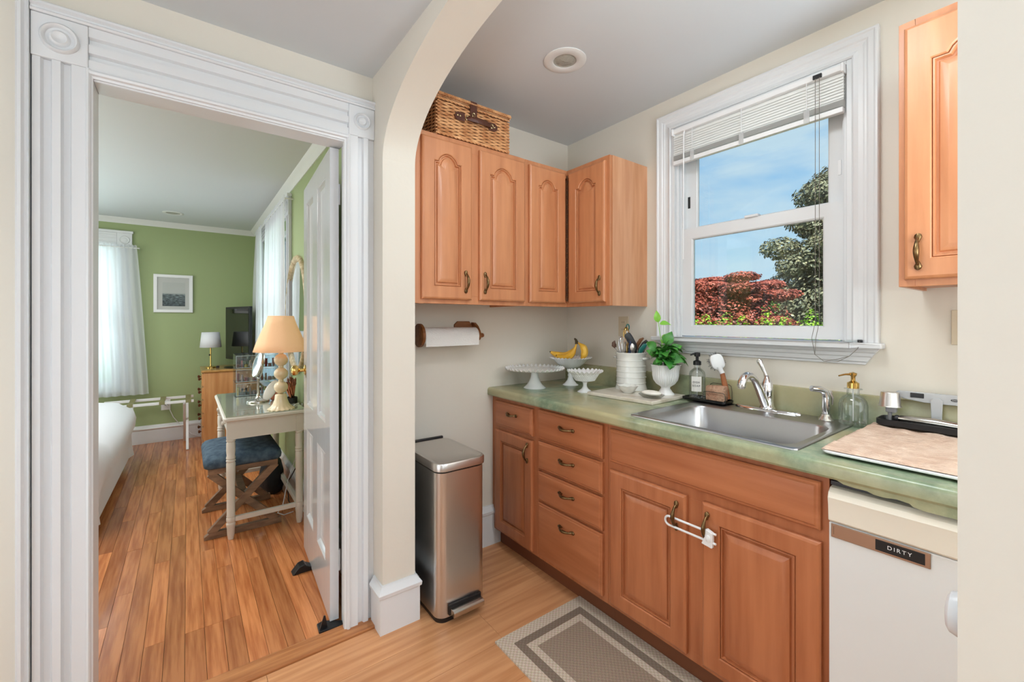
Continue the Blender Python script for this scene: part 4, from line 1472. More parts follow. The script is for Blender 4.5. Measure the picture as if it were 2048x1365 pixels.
# banana bowl
x, y = 1.861, 1.887
t = thing('pedestal_bowl', 'white pedestal fruit bowl with beaded rim holding the bananas', 'bowl', (x, y, ZC))
MB().lathe([(0.048, ZC), (0.048, ZC + 0.003), (0.036, ZC + 0.010), (0.020, ZC + 0.030), (0.014, ZC + 0.050), (0.018, ZC + 0.060), (0.014, ZC + 0.068), (0.017, ZC + 0.085), (0.026, ZC + 0.100)], (x, y, 0), 40).build('foot', MILK, t, smooth=50)
MB().lathe([(0.026, ZC + 0.1005), (0.060, ZC + 0.112), (0.088, ZC + 0.135), (0.108, ZC + 0.158), (0.124, ZC + 0.164), (0.128, ZC + 0.168), (0.124, ZC + 0.170), (0.104, ZC + 0.162), (0.084, ZC + 0.139), (0.055, ZC + 0.119), (0.001, ZC + 0.112)], (x, y, 0), 216,
           ruffle=ruffle(36, 0.0015, 0.0026, {4: 1, 5: 1, 6: 1})).build('bowl', MILK, t, smooth=60)
# bananas
BAN = mat('ripe banana skin', (232, 184, 66), 0.42, col2=(206, 150, 44), vscale=12, contrast=(0.25, 0.6), bump=0.1, bscale=20)
BTIP = mat('banana stem brown', (62, 50, 26), 0.7)
bt = thing('banana_bunch', 'bunch of ripe yellow bananas with dark stem lying in the pedestal bowl', 'bananas', (x, y, ZC + 0.15))
stem = Vector((x + 0.000, y - 0.052, ZC + 0.262))
ends = [(Vector((x - 0.085, y + 0.085, ZC + 0.198)), Vector((x + 0.005, y - 0.030, ZC + 0.170)), Vector((x - 0.030, y + 0.040, ZC + 0.158))),
        (Vector((x - 0.070, y + 0.045, ZC + 0.178)), Vector((x - 0.02, y - 0.045, ZC + 0.165)), Vector((x - 0.040, y + 0.005, ZC + 0.155))),
        (Vector((x + 0.005, y - 0.085, ZC + 0.166)), Vector((x + 0.030, y - 0.100, ZC + 0.232)), Vector((x + 0.026, y - 0.105, ZC + 0.195)))]
for en, c1, c2 in ends:
    pts = []
    rs = []
    for i in range(15):
        q = i / 14
        p = stem * (1 - q) ** 3 + c1 * 3 * q * (1 - q) ** 2 + c2 * 3 * q * q * (1 - q) + en * q ** 3
        pts.append(p)
        rs.append(0.0055 + 0.0155 * min(1, max(0, (q - 0.10) / 0.22)) * (1 if q < 0.8 else max(0.12, 1 - (q - 0.8) / 0.2 * 0.85)))
    b = MB().tube(pts, rs, 7).build('banana', BAN, bt, smooth=50)
    MB().tube([pts[-1], pts[-1] + (pts[-1] - pts[-2]).normalized() * 0.007], [0.0045, 0.003], 7).build('tip', BTIP, b)
MB().tube([stem + Vector((0, 0, -0.012)), stem, stem + Vector((0.0, 0.008, 0.014)), stem + Vector((-0.002, 0.016, 0.020))], [0.011, 0.010, 0.007, 0.005], 8).build('stem', BTIP, bt, smooth=40)
# hobnail compote
x, y = 1.741, 1.654
t = thing('compote', 'small white hobnail compote with ruffled rim in front of the fruit bowl', 'bowl', (x, y, ZC))
MB().lathe([(0.042, ZC), (0.042, ZC + 0.002), (0.034, ZC + 0.007), (0.018, ZC + 0.018), (0.011, ZC + 0.032), (0.011, ZC + 0.044), (0.013, ZC + 0.052), (0.026, ZC + 0.058)], (x, y, 0), 40).build('foot', MILK, t, smooth=50)
MB().lathe([(0.026, ZC + 0.0585), (0.048, ZC + 0.062), (0.062, ZC + 0.078), (0.072, ZC + 0.096), (0.082, ZC + 0.105), (0.094, ZC + 0.113), (0.097, ZC + 0.116), (0.092, ZC + 0.115), (0.078, ZC + 0.107), (0.068, ZC + 0.098), (0.056, ZC + 0.080), (0.044, ZC + 0.068), (0.001, ZC + 0.064)], (x, y, 0), 192,
           ruffle=ruffle(24, 0.002, 0.0045, {4: .5, 5: 1, 6: 1, 7: 1})).build('bowl', MILK, t, smooth=60)
hb = MB()
for r in range(6):
    q = r / 5
    rr = 0.0525 + (0.072 - 0.0525) * q
    z = ZC + 0.066 + 0.030 * q
    n = 40
    for k in range(n):
        a = 2 * pi * (k + 0.5 * (r % 2)) / n
        hb.sphere((x + rr * cos(a), y + rr * sin(a), z), 0.0034, n=6, m=4)
hb.build('hobnails', MILK, t, smooth=60, weld=False)['kind'] = 'stuff'

# marble board
MARB = mat('cream marble', (226, 218, 204), 0.2, col2=(196, 184, 166), vscale=7, contrast=(0.35, 0.5), detail=8)
t = thing('marble_board', 'cream marble pastry board lying on the worktop beside the sink', 'board', (1.85, 1.395, ZC))
MB().loft([[(a, b, z) for a, b in ((1.676, 1.578), (1.702, 1.198), (1.998, 1.212), (1.975, 1.600))] for z in (ZC + 0.0005, ZC + 0.018)], True, True).build('slab', MARB, t, bevel=0.004)
ZB = ZC + 0.0185
# crock
x, y = 1.932, 1.494
t = thing('utensil_crock', 'white ribbed ceramic crock with small side handles full of utensils', 'crock', (x, y, ZB))
pr_ = [(0.084, ZB), (0.085, ZB + 0.004), (0.080, ZB + 0.020)]
for k in range(5):
    z = ZB + 0.038 + k * 0.030
    pr_ += [(0.0778, z - 0.006), (0.0779, z - 0.0032), (0.0798, z - 0.0012), (0.0798, z + 0.0012), (0.0779, z + 0.0032), (0.0778, z + 0.006)]
pr_ += [(0.078, ZB + 0.183), (0.082, ZB + 0.192), (0.083, ZB + 0.198), (0.080, ZB + 0.200), (0.074, ZB + 0.197), (0.072, ZB + 0.03), (0.001, ZB + 0.025)]
MB().lathe(pr_, (x, y, 0), 56).build('body', CERAM, t, smooth=40)
for a in (radians(-80), radians(100)):
    dx, dy = cos(a), sin(a)
    sx, sy_ = -dy, dx
    q = [(x + dx * 0.078 + sx * 0.022, y + dy * 0.078 + sy_ * 0.022, ZB + 0.168), (x + dx * 0.094 + sx * 0.014, y + dy * 0.094 + sy_ * 0.014, ZB + 0.170), (x + dx * 0.096, y + dy * 0.096, ZB + 0.170), (x + dx * 0.094 - sx * 0.014, y + dy * 0.094 - sy_ * 0.014, ZB + 0.170), (x + dx * 0.078 - sx * 0.022, y + dy * 0.078 - sy_ * 0.022, ZB + 0.168)]
    MB().tube(q, 0.0065, 8).build('side_handle', CERAM, t, smooth=50)
ZR = ZB + 0.20
G = 'utensils standing in the crock'
# camera right / left directions in plan
RX_, RY_ = cos(YAW), -sin(YAW)


def cpt(r, dp, z):
    """point in the crock: r metres to the camera's right, dp metres away from the camera"""
    return (x + RX_ * r + sin(YAW) * dp, y + RY_ * r + cos(YAW) * dp, ZB + z)


def whisk(label, r0, r1, dp, top, m, rad):
    w_ = thing('whisk', label, 'whisk', cpt(r0, dp, 0.03), group=G)
    a = Vector(cpt(r0, dp, 0.03)); b = Vector(cpt(r1, dp, top))
    ax = (b - a).normalized()
    u = ax.orthogonal().normalized(); v = ax.cross(u)
    L_ = (b - a).length
    MB().tube([a, a + ax * (L_ - 0.10)], [0.007, 0.006], 8).build('grip', m, w_, smooth=50)
    for k in range(6):
        an = pi * k / 6
        d_ = u * cos(an) + v * sin(an)
        pts = []
        for i in range(17):
            q = i / 16
            h = (L_ - 0.10) + 0.10 * sin(pi * q)
            s_ = -cos(pi * q) * rad * (0.25 + 0.75 * sin(pi * q) ** 0.6)
            pts.append(a + ax * h + d_ * s_)
        MB().tube(pts, 0.0011, 5).build('wire', m, w_, smooth=60)


whisk('steel balloon whisk leaning left in the crock', -0.030, -0.058, -0.02, 0.285, CHROME, 0.030)
whisk('brass toned whisk behind the steel whisk in the crock', -0.010, -0.022, 0.02, 0.335, GOLD, 0.026)


def utensil(name, label, cat, pts, rs, m, flat=None, extra=None, n=10):
    u_ = thing(name, label, cat, pts[0], group=G)
    MB().tube(pts, rs, n, flat=flat).build('handle', m, u_, smooth=50)
    if extra:
        extra(u_)
    return u_


VIEW = (sin(YAW), cos(YAW), 0)
DGREY = mat('dark grey nylon', (48, 48, 52), 0.4)
TEAL = mat('teal plastic', (38, 112, 104), 0.35)
NAVY = mat('navy plastic', (28, 44, 74), 0.4)
WOODT = mat('brown wooden spoon', (136, 90, 52), 0.6, col2=(104, 64, 34), vscale=8)


def head(pts, rs, m, nm='head', fl=0.22):
    def f(u_):
        MB().tube(pts, rs, 12, flat=(VIEW, fl)).build(nm, m, u_, smooth=60)
    return f


utensil('spatula', 'black nylon spatula with a broad slanted blade, tallest in the middle of the crock', 'spatula', [cpt(0.03, 0.0, 0.03), cpt(0.022, -0.01, 0.205)], 0.006, BLACK,
        extra=head([cpt(0.022, -0.01, 0.205), cpt(0.012, -0.012, 0.235), cpt(-0.012, -0.014, 0.275), cpt(-0.024, -0.015, 0.295), cpt(-0.029, -0.015, 0.302)], [0.008, 0.018, 0.020, 0.018, 0.010], DGREY))
utensil('tongs', 'steel tongs with green loop end behind the black spatula', 'tongs', [cpt(0.01, 0.03, 0.03), cpt(0.0, 0.035, 0.20), cpt(-0.006, 0.038, 0.315)], [0.007, 0.008, 0.008], CHROME, flat=(VIEW, 0.4),
        extra=lambda u_: MB().tube([Vector(cpt(-0.008, 0.038, 0.335)) + Vector((RX_ * 0.008 * cos(a), RY_ * 0.008 * cos(a), 0.016 * sin(a))) for a in [i * pi / 6 for i in range(13)]], 0.0034, 8).build('loop', TEAL, u_, smooth=50))
utensil('spatula', 'navy handled spatula left of the middle of the crock', 'spatula', [cpt(-0.01, -0.03, 0.03), cpt(-0.018, -0.035, 0.20), cpt(-0.014, -0.035, 0.262)], [0.006, 0.008, 0.006], NAVY)
utensil('ladle', 'steel ladle with curved bowl low in front of the crock', 'ladle', [cpt(0.01, -0.04, 0.03), cpt(0.0, -0.045, 0.20)], 0.004, STEEL,
        extra=head([cpt(0.0, -0.045, 0.20), cpt(-0.003, -0.047, 0.220), cpt(-0.006, -0.048, 0.238), cpt(-0.008, -0.048, 0.250)], [0.006, 0.015, 0.013, 0.003], STEEL, fl=0.35))
utensil('spoon', 'brown wooden spoon curving to the right in the crock', 'spoon', [cpt(0.02, 0.02, 0.03), cpt(0.034, 0.02, 0.21)], 0.005, WOODT,
        extra=head([cpt(0.034, 0.02, 0.21), cpt(0.042, 0.02, 0.24), cpt(0.058, 0.02, 0.265), cpt(0.074, 0.018, 0.276)], [0.007, 0.011, 0.010, 0.004], WOODT, fl=0.4))
utensil('peeler', 'black handled peeler leaning far right in the crock', 'peeler', [cpt(0.02, -0.01, 0.03), cpt(0.040, -0.012, 0.215), cpt(0.062, -0.014, 0.245), cpt(0.082, -0.014, 0.262)], [0.004, 0.006, 0.009, 0.008], BLACK)
utensil('spatula', 'teal silicone spatula leaning right behind the fork', 'spatula', [cpt(0.03, -0.03, 0.03), cpt(0.036, -0.035, 0.195)], 0.005, NICKEL,
        extra=head([cpt(0.036, -0.035, 0.195), cpt(0.044, -0.036, 0.215), cpt(0.060, -0.036, 0.235), cpt(0.072, -0.036, 0.245)], [0.010, 0.013, 0.012, 0.006], TEAL))
fk = utensil('serving_fork', 'steel slotted serving fork at the right edge of the crock', 'fork', [cpt(0.035, 0.01, 0.03), cpt(0.066, 0.012, 0.195)], 0.004, CHROME)
for k in range(5):
    a = -0.014 + 0.007 * k
    MB().tube([cpt(0.066 + a * 0.3, 0.012, 0.195), cpt(0.078 + a * 0.9, 0.012, 0.225), cpt(0.098 + a * 0.8, 0.012, 0.245 - a * 0.8)], 0.0014, 5).build('tine', CHROME, fk, smooth=50)
utensil('ice_cream_scoop', 'dark wooden butter tool hanging out at the left of the crock', 'scoop', [cpt(-0.03, 0.01, 0.03), cpt(-0.066, 0.01, 0.20), cpt(-0.085, 0.01, 0.228)], [0.004, 0.004, 0.005], STEEL,
        extra=head([cpt(-0.082, 0.01, 0.222), cpt(-0.090, 0.01, 0.236), cpt(-0.092, 0.01, 0.250), cpt(-0.086, 0.01, 0.262)], [0.006, 0.014, 0.010, 0.002], mat('dark brown wood', (84, 58, 44), .5), fl=0.6))

# planter
x2, y2 = 1.932, 1.282
t = thing('footed_planter', 'white fluted milk glass urn planter at the right of the crock', 'planter', (x2, y2, ZB))


def flute(i, a):
    k = {3: 0.3, 4: 1, 5: 1, 6: 1, 7: 1, 8: 0.8}.get(i, 0)
    return (0.0014 * k * cos(36 * a), 0)


MB().lathe([(0.043, ZB), (0.043, ZB + 0.004), (0.034, ZB + 0.012), (0.021, ZB + 0.030), (0.022, ZB + 0.038), (0.044, ZB + 0.052), (0.058, ZB + 0.072), (0.063, ZB + 0.095), (0.064, ZB + 0.120), (0.072, ZB + 0.146), (0.075, ZB + 0.150), (0.072, ZB + 0.151), (0.066, ZB + 0.143), (0.060, ZB + 0.128), (0.001, ZB + 0.127)], (x2, y2, 0), 216, ruffle=flute).build('urn', MILK, t, smooth=60)
MB().lathe([(0.062, ZB + 0.1275), (0.05, ZB + 0.137), (0.001, ZB + 0.141)], (x2, y2, 0), 24, caps=False).build('soil', mat('potting soil', (48, 34, 24), 0.95, bump=1, bscale=200), t)
pl_ = thing('potted_plant', 'leafy green pothos with one tall shoot growing in the white urn', 'plant', (x2, y2, ZB + 0.14))
RL_ = random.Random(5)
LEAF1 = mat('dark green leaf', (84, 158, 62), 0.35, col2=(48, 112, 46), vscale=18, rand=0.25)
LEAF2 = mat('light green leaf', (128, 190, 66), 0.4, rand=0.1)


def leafmesh(L_, W_):
    lo = []
    prof = [(0, 0.02), (0.12, 0.32), (0.3, 0.5), (0.5, 0.48), (0.72, 0.32), (0.9, 0.12), (1.0, 0.0)]
    v = []
    f = []
    for a, b in prof:
        z = 0.12 * L_ * sin(pi * a) - 0.22 * L_ * a * a
        v += [(a * L_, -b * W_, z + 0.10 * W_ * b * 2), (a * L_, 0, z), (a * L_, b * W_, z + 0.10 * W_ * b * 2)]
    for i in range(len(prof) - 1):
        f += [(3 * i, 3 * i + 3, 3 * i + 4, 3 * i + 1), (3 * i + 1, 3 * i + 4, 3 * i + 5, 3 * i + 2)]
    m = MB().add(v, f).mesh('leaf', 60)
    return m


lm1 = leafmesh(0.074, 0.056); lm1.materials.append(LEAF1)
lm2 = leafmesh(0.052, 0.030); lm2.materials.append(LEAF2)
lm3 = leafmesh(0.060, 0.044); lm3.materials.append(LEAF1)
for k in range(46):
    a = RL_.uniform(0, 2 * pi)
    h = RL_.uniform(0, 1)
    rr = 0.008 + 0.045 * RL_.random() * (1 - 0.45 * h)
    o = bpy.data.objects.new('leaf', RL_.choice((lm1, lm3)))
    COL.objects.link(o)
    o.parent = pl_
    o.location = (rr * cos(a), rr * sin(a), 0.018 + 0.075 * h)
    o.rotation_euler = (RL_.uniform(-0.6, 0.6), RL_.uniform(-0.5, 0.45) - 0.25 * h, a + RL_.uniform(-0.5, 0.5))
    if k % 3 == 0:
        c = pl_.location
        MB().tube([(c.x + 0.2 * rr * cos(a), c.y + 0.2 * rr * sin(a), c.z - 0.004), (c.x + 0.6 * rr * cos(a), c.y + 0.6 * rr * sin(a), c.z + 0.03 * h + .01), (c.x + rr * cos(a), c.y + rr * sin(a), c.z + 0.018 + 0.075 * h)], 0.0015, 5).build('stalk', LEAF1, pl_, smooth=60)
c = pl_.location
sh_ = [Vector((c.x, c.y, c.z)), Vector((c.x - 0.008, c.y + 0.010, c.z + 0.08)), Vector((c.x - 0.014, c.y + 0.022, c.z + 0.16)), Vector((c.x - 0.018, c.y + 0.030, c.z + 0.225))]
MB().tube(sh_, 0.0017, 5).build('shoot', LEAF2, pl_, smooth=60)
for dx, dy, dz, ry, rz_ in ((-0.010, 0.014, 0.140, -0.7, -0.6), (-0.006, 0.010, 0.115, -0.5, 0.5), (0.0, 0.0, 0.105, -0.9, -0.9), (0.012, -0.008, 0.085, -0.4, -0.4), (0.0, 0.02, 0.08, -0.2, 2.2)):
    o = bpy.data.objects.new('leaf', lm2)
    COL.objects.link(o)
    o.parent = pl_
    o.location = (dx, dy, dz)
    o.rotation_euler = (0, ry, rz_)
lm4 = leafmesh(0.062, 0.034); lm4.materials.append(LEAF2)


def aim_leaf(loc, xd, zd, me=None):
    xd = Vector(xd).normalized()
    zd = Vector(zd)
    zd = (zd - xd * zd.dot(xd)).normalized()
    yd = zd.cross(xd)
    o = bpy.data.objects.new('leaf', me or lm4)
    COL.objects.link(o)
    o.parent = pl_
    o.matrix_local = Matrix(((xd.x, yd.x, zd.x, loc[0]), (xd.y, yd.y, zd.y, loc[1]), (xd.z, yd.z, zd.z, loc[2]), (0, 0, 0, 1)))


tocam = (-0.8, -0.55, 0.2)
aim_leaf((-0.018, 0.030, 0.222), (-0.10, 0.12, 1.0), (-0.9, -0.5, 0.1))
aim_leaf((-0.015, 0.024, 0.212), (0.80, -0.62, 0.10), (-0.5, -0.5, 0.8))
for a_, b_ in (((-0.02, 0.03, 0.06), (-0.6, 0.6, 0.3)), ((0.01, -0.02, 0.085), (0.5, -0.8, 0.35)), ((-0.03, -0.01, 0.07), (-0.6, -0.2, -0.1)), ((0.0, 0.0, 0.11), (0.2, -0.3, 0.8)), ((-0.02, -0.03, 0.05), (0.2, -0.9, -0.2)), ((-0.02, 0.04, 0.09), (-0.3, 0.7, 0.5)), ((-0.03, 0.0, 0.03), (-0.3, 0.5, -0.4))):
    aim_leaf(a_, b_, tocam, RL_.choice((lm1, lm3)))
# small dish
x, y = 1.815, 1.425
t = thing('pinch_bowl', 'tiny white footed dish with scalloped handles in front of the crock', 'bowl', (x, y, ZB))
MB().lathe([(0.024, ZB), (0.025, ZB + 0.004), (0.036, ZB + 0.012), (0.046, ZB + 0.026), (0.051, ZB + 0.036), (0.054, ZB + 0.038), (0.050, ZB + 0.038), (0.044, ZB + 0.030), (0.032, ZB + 0.015), (0.001, ZB + 0.009)], (x, y, 0), 96, ruffle=ruffle(8, 0.002, 0.0012, {4: 1, 5: 1, 6: 1})).build('dish', CERAM, t, smooth=60)
# glass dish with soap
x, y = 1.790, 1.265
t = thing('glass_dish', 'clear pressed glass soap dish at the front of the marble board', 'dish', (x, y, ZB))
MB().lathe([(0.040, ZB + 0.0003), (0.050, ZB + 0.006), (0.062, ZB + 0.014), (0.064, ZB + 0.016), (0.060, ZB + 0.016), (0.046, ZB + 0.010), (0.001, ZB + 0.008)], (x, y, 0), 120, ruffle=ruffle(24, 0.0016, 0.0008, {1: 1, 2: 1, 3: 1, 4: 1}), sq=(0.8, 1.0)).build('dish', CLEAR, t, smooth=60)
o = MB().sphere((x, y, ZB + 0.022), 0.036, 0.050, 0.0125, 28, 14).build('soap_bar', mat('white soap', (240, 236, 226), 0.45), None, smooth=60)
tag(o, 'smooth white oval bar of soap lying in the clear glass dish', 'soap')

# black tray with soap bottle, sponge and brush
t = thing('sink_tray', 'low black tray behind the left end of the sink', 'tray', (1.975, 1.085, ZC))
TZ = ZC + 0.0075
lo = []
for ins, z in ((0.004, TZ), (0.0, TZ + 0.004), (0.0, TZ + 0.014), (0.003, TZ + 0.015), (0.006, TZ + 0.006)):
    lo.append(rrect(1.928 + ins, 2.022 - ins, 0.982 + ins, 1.192 - ins, 0.012, z, 4))
MB().loft(lo, True, True).build('tray', BLACKM, t, smooth=40)
TB = TZ + 0.0065
bx, by = 1.980, 1.140
t = thing('soap_bottle', 'clear glass dish soap bottle with black pump and white label', 'bottle', (bx, by, TB))
MB().lathe([(0.034, TB), (0.0375, TB + 0.004), (0.0375, TB + 0.112), (0.034, TB + 0.128), (0.022, TB + 0.140), (0.0145, TB + 0.146), (0.0145, TB + 0.160)], (bx, by, 0), 40).build('bottle', CLEAR, t, smooth=40)
MB().lathe([(0.018, TB + 0.1605), (0.018, TB + 0.178), (0.011, TB + 0.182), (0.0065, TB + 0.184), (0.0065, TB + 0.200), (0.0135, TB + 0.202), (0.0135, TB + 0.220), (0.001, TB + 0.222)], (bx, by, 0), 24).tube([(bx, by, TB + 0.213), (bx - 0.016, by + 0.012, TB + 0.214), (bx - 0.026, by + 0.020, TB + 0.208)], [0.0055, 0.0045, 0.0035], 8).build('pump', BLACK, t, smooth=40)
MB().tube([(bx, by, TB + 0.160), (bx, by, TB + 0.012)], 0.002, 6).build('dip_tube', WHITEP, t)
# label is a strip of the cylinder facing the room
va = math.atan2(-by, -bx) - radians(6)
lb = []
for z in (TB + 0.036, TB + 0.108):
    lb.append([(bx + 0.0381 * cos(va + a), by + 0.0381 * sin(va + a), z) for a in [radians(-36 + 6 * i) for i in range(13)]])
MB().loft(lb, False, False, closed=False).build('label', mat('white paper label', (232, 230, 224), .6), t, smooth=60)
LT = frame((bx + 0.0386 * cos(va), by + 0.0386 * sin(va), TB + 0.080), (-sin(va), cos(va), 0), (0, 0, 1), (cos(va), sin(va), 0))
text_mesh('lettering', 'DISH', 0.0125, BLACK, t, LT, ext=0.0003, spacing=1.2)
text_mesh('lettering', 'SOAP', 0.0125, BLACK, t, LT @ Matrix.Translation((0, -0.017, 0)), ext=0.0003, spacing=1.2)

# wire holder, sponge, brush
WR = mat('dark steel wire', (120, 118, 116), 0.25, metal=1.0)
t = thing('sponge_holder', 'thin steel wire sponge caddy on the black tray', 'holder', (1.975, 1.035, TB))
for xx, h in ((1.946, 0.044), (2.008, 0.078)):
    MB().tube([(xx, 1.092, TB + 0.002), (xx, 1.093, TB + h * 0.6), (xx, 1.088, TB + h * 0.92), (xx, 1.076, TB + h), (xx, 1.000, TB + h), (xx, 0.990, TB + h * 0.92), (xx, 0.986, TB + h * 0.6), (xx, 0.986, TB + 0.002)], 0.0016, 6).build('wire', WR, t, smooth=60)
for yy in (1.092, 0.986):
    MB().tube([(1.946, yy, TB + 0.002), (2.008, yy, TB + 0.002)], 0.0016, 6).build('wire', WR, t, smooth=60)
SPG = mat('tan cellulose sponge', (206, 168, 140), 0.9, col2=(184, 138, 112), vscale=30, bump=1.0, bscale=120)
sp_ = MB()
lo = []
for ins, yy in ((0.004, 1.084), (0, 1.080), (0, 1.030), (0, 0.998), (0.004, 0.994)):
    zt = TB + 0.074 - (0.004 if yy > 1.05 else 0) - ins
    lo.append([(1.953 + ins, yy, TB + 0.005 + ins), (1.990 - ins, yy, TB + 0.005 + ins), (1.990 - ins, yy, zt - 0.005), (1.984, yy, zt), (1.960, yy, zt), (1.953 + ins, yy, zt - 0.006)])
o = sp_.loft(lo, True, True).build('sponge', SPG, None, smooth=50)
tag(o, 'thick tan sponge standing on edge in the wire holder', 'sponge')
t = thing('dish_brush', 'dish brush with white head, grey bristles and wooden handle upright behind the sponge', 'brush', (2.0, 1.01, TB))
b0 = Vector((1.998, 1.000, TB + 0.012)); b1 = Vector((1.990, 1.022, TB + 0.130)); b2 = Vector((1.985, 1.036, TB + 0.160)); b3 = Vector((1.978, 1.048, TB + 0.205))
MB().tube([b0, b0.lerp(b1, .5), b1], [0.012, 0.0125, 0.0105], 12).build('handle', mat('beech handle', (176, 112, 70), 0.5, col2=(150, 88, 52), vscale=10), t, smooth=50)
MB().tube([b1, b1 + (b2 - b1) * .4, b2], [0.0115, 0.011, 0.016], 14).build('collar', WHITEP, t, smooth=50)
hd = MB()
nv = Vector((-0.80, -0.60, 0.1)).normalized()
uv = (b3 - b2).normalized(); wv_ = nv.cross(uv).normalized()
lo = []
for dd, sc_ in ((-0.010, 0.85), (-0.006, 1.0), (0.006, 1.0), (0.010, 0.9)):
    c_ = b2 + uv * 0.024 + nv * dd
    lo.append([c_ + uv * (0.036 * sc_ * (abs(cos(k * pi / 12)) ** 0.7) * (1 if cos(k * pi / 12) > 0 else -1)) + wv_ * (0.030 * sc_ * (abs(sin(k * pi / 12)) ** 0.7) * (1 if sin(k * pi / 12) > 0 else -1)) for k in range(24)])
hd.loft(lo, True, True).build('head', WHITEP, t, smooth=50)
bs_ = MB()
RB = random.Random(2)
for k in range(260):
    a = RB.uniform(0, 2 * pi); r_ = RB.random() ** 0.5 * 0.026
    p = b2 + uv * 0.024 - nv * 0.010 + uv * (r_ * cos(a) * 1.1) + wv_ * (r_ * sin(a))
    d_ = (-nv + (uv * cos(a) * 1.1 + wv_ * sin(a)) * r_ / 0.03 + Vector((RB.uniform(-.2, .2), RB.uniform(-.2, .2), RB.uniform(-.2, .2)))).normalized()
    bs_.tube([p, p + d_ * 0.026], [0.0009, 0.0006], 3, caps=False)
bs_.build('bristles', mat('grey bristles', (96, 98, 100), .6), t, weld=False)['kind'] = 'stuff'

# gold pump bottle
gx, gy = 1.972, 0.523
GZ = ZC + 0.0068
t = thing('soap_bottle', 'clear glass bottle with brass pump at the right end of the sink', 'bottle', (gx, gy, GZ))
MB().lathe([(0.040, GZ), (0.044, GZ + 0.004), (0.044, GZ + 0.070), (0.041, GZ + 0.085), (0.032, GZ + 0.100), (0.020, GZ + 0.108), (0.019, GZ + 0.128), (0.028, GZ + 0.1285), (0.028, GZ + 0.131), (0.019, GZ + 0.132), (0.001, GZ + 0.1322)], (gx, gy, 0), 40).build('bottle', CLEAR, t, smooth=40)
MB().lathe([(0.0185, GZ + 0.1325), (0.0185, GZ + 0.152), (0.012, GZ + 0.156), (0.007, GZ + 0.160), (0.007, GZ + 0.175), (0.011, GZ + 0.180), (0.012, GZ + 0.188), (0.001, GZ + 0.192)], (gx, gy, 0), 24).tube([(gx, gy, GZ + 0.183), (gx - 0.022, gy + 0.018, GZ + 0.183), (gx - 0.042, gy + 0.032, GZ + 0.178)], [0.005, 0.0035, 0.0028], 8).build('pump', GOLD, t, smooth=40)
MB().tube([(gx, gy, GZ + 0.131), (gx, gy, GZ + 0.01)], 0.002, 6).build('dip_tube', WHITEP, t)

# drying board and mat
t = thing('drying_board', 'thin white board with a rounded corner under the beige dish mat', 'board', (1.72, 0.2, ZC))
lo = [rrect(1.470, 1.975, -0.18, 0.470, 0.03, z, 5) for z in (ZC + 0.0072, ZC + 0.0145)]
MB().loft(lo, True, True).build('board', WHITEP, t, smooth=30, bevel=0.002)
for a, b in ((1.50, 0.43), (1.94, 0.43), (1.50, -0.15), (1.94, -0.15)):
    MB().lathe([(0.012, ZC + 0.0003), (0.012, ZC + 0.0071)], (a, b, 0), 12).build('foot', DGREY, t)
TOW = mat('beige chenille mat', (232, 206, 186), 0.95, col2=(216, 184, 162), vscale=24, bump=0.9, bscale=160, bstretch=(1, 0.35, 1))
g = MB()
nx, ny = 60, 90
from mathutils import noise
for face in (0, 1):
    pass
top_ = []
mx0, mx1, my0, my1 = 1.477, 1.965, -0.17, 0.468
vs = []
for i in range(nx + 1):
    for j in range(ny + 1):
        a = mx0 + (mx1 - mx0) * i / nx; b = my0 + (my1 - my0) * j / ny
        h = 0.004 * noise.noise(Vector((a * 16, b * 26, 0))) + 0.0045 * abs(noise.noise(Vector((a * 40, b * 11, 5)))) + 0.003 * abs(noise.noise(Vector((a * 12, b * 50, 7))))
        edge = min(i, nx - i, j, ny - j)
        z = ZC + 0.0235 + h if edge > 0 else ZC + 0.0165
        wob = 0.003 * noise.noise(Vector((a * 20, b * 20, 9)))
        vs.append((a + (wob if i in (0, nx) else 0), b + (wob if j in (0, ny) else 0), z))
fs = [(i * (ny + 1) + j, (i + 1) * (ny + 1) + j, (i + 1) * (ny + 1) + j + 1, i * (ny + 1) + j + 1) for i in range(nx) for j in range(ny)]
g.add(vs, fs)
g.add([(mx0, my0, ZC + .0150), (mx1, my0, ZC + .0150), (mx1, my1, ZC + .0150), (mx0, my1, ZC + .0150)], [(0, 3, 2, 1)])
o = g.build('dish_mat', TOW, None, smooth=70)
tag(o, 'beige wrinkled chenille dish mat spread on the white board', 'mat')

# black tray with silver handled tool, squeegee
t = thing('utensil_tray', 'narrow black plastic tray lying on the back edge of the beige mat', 'tray', (1.93, 0.26, ZC + 0.027))
z0_ = ZC + 0.0285
lo = []
for ins, z in ((0.006, z0_), (0.0, z0_ + 0.005), (0.0, z0_ + 0.022), (0.004, z0_ + 0.023), (0.008, z0_ + 0.007)):
    lo.append(rrect(1.905 + ins, 2.012 - ins, 0.06 + ins, 0.445 - ins, 0.022, z, 5))
MB().loft(lo, True, True).build('tray', BLACK, t, smooth=40)
for k in range(4):
    MB().box(1.915, 2.002, 0.395 - k * 0.012, 0.398 - k * 0.012, z0_ + 0.0072, z0_ + 0.012).build('rib', BLACK, t)
t = thing('soap_wand', 'brushed steel tapered handle lying in the right hand black tray', 'handle', (1.955, 0.26, z0_ + 0.02))
MB().tube([(1.962, 0.392, z0_ + 0.024), (1.958, 0.37, z0_ + 0.024), (1.955, 0.30, z0_ + 0.024), (1.950, 0.22, z0_ + 0.021), (1.946, 0.15, z0_ + 0.0165), (1.945, 0.135, z0_ + 0.016)], [0.010, 0.013, 0.0165, 0.0135, 0.008, 0.006], 16).build('grip', NICKEL, t, smooth=60)
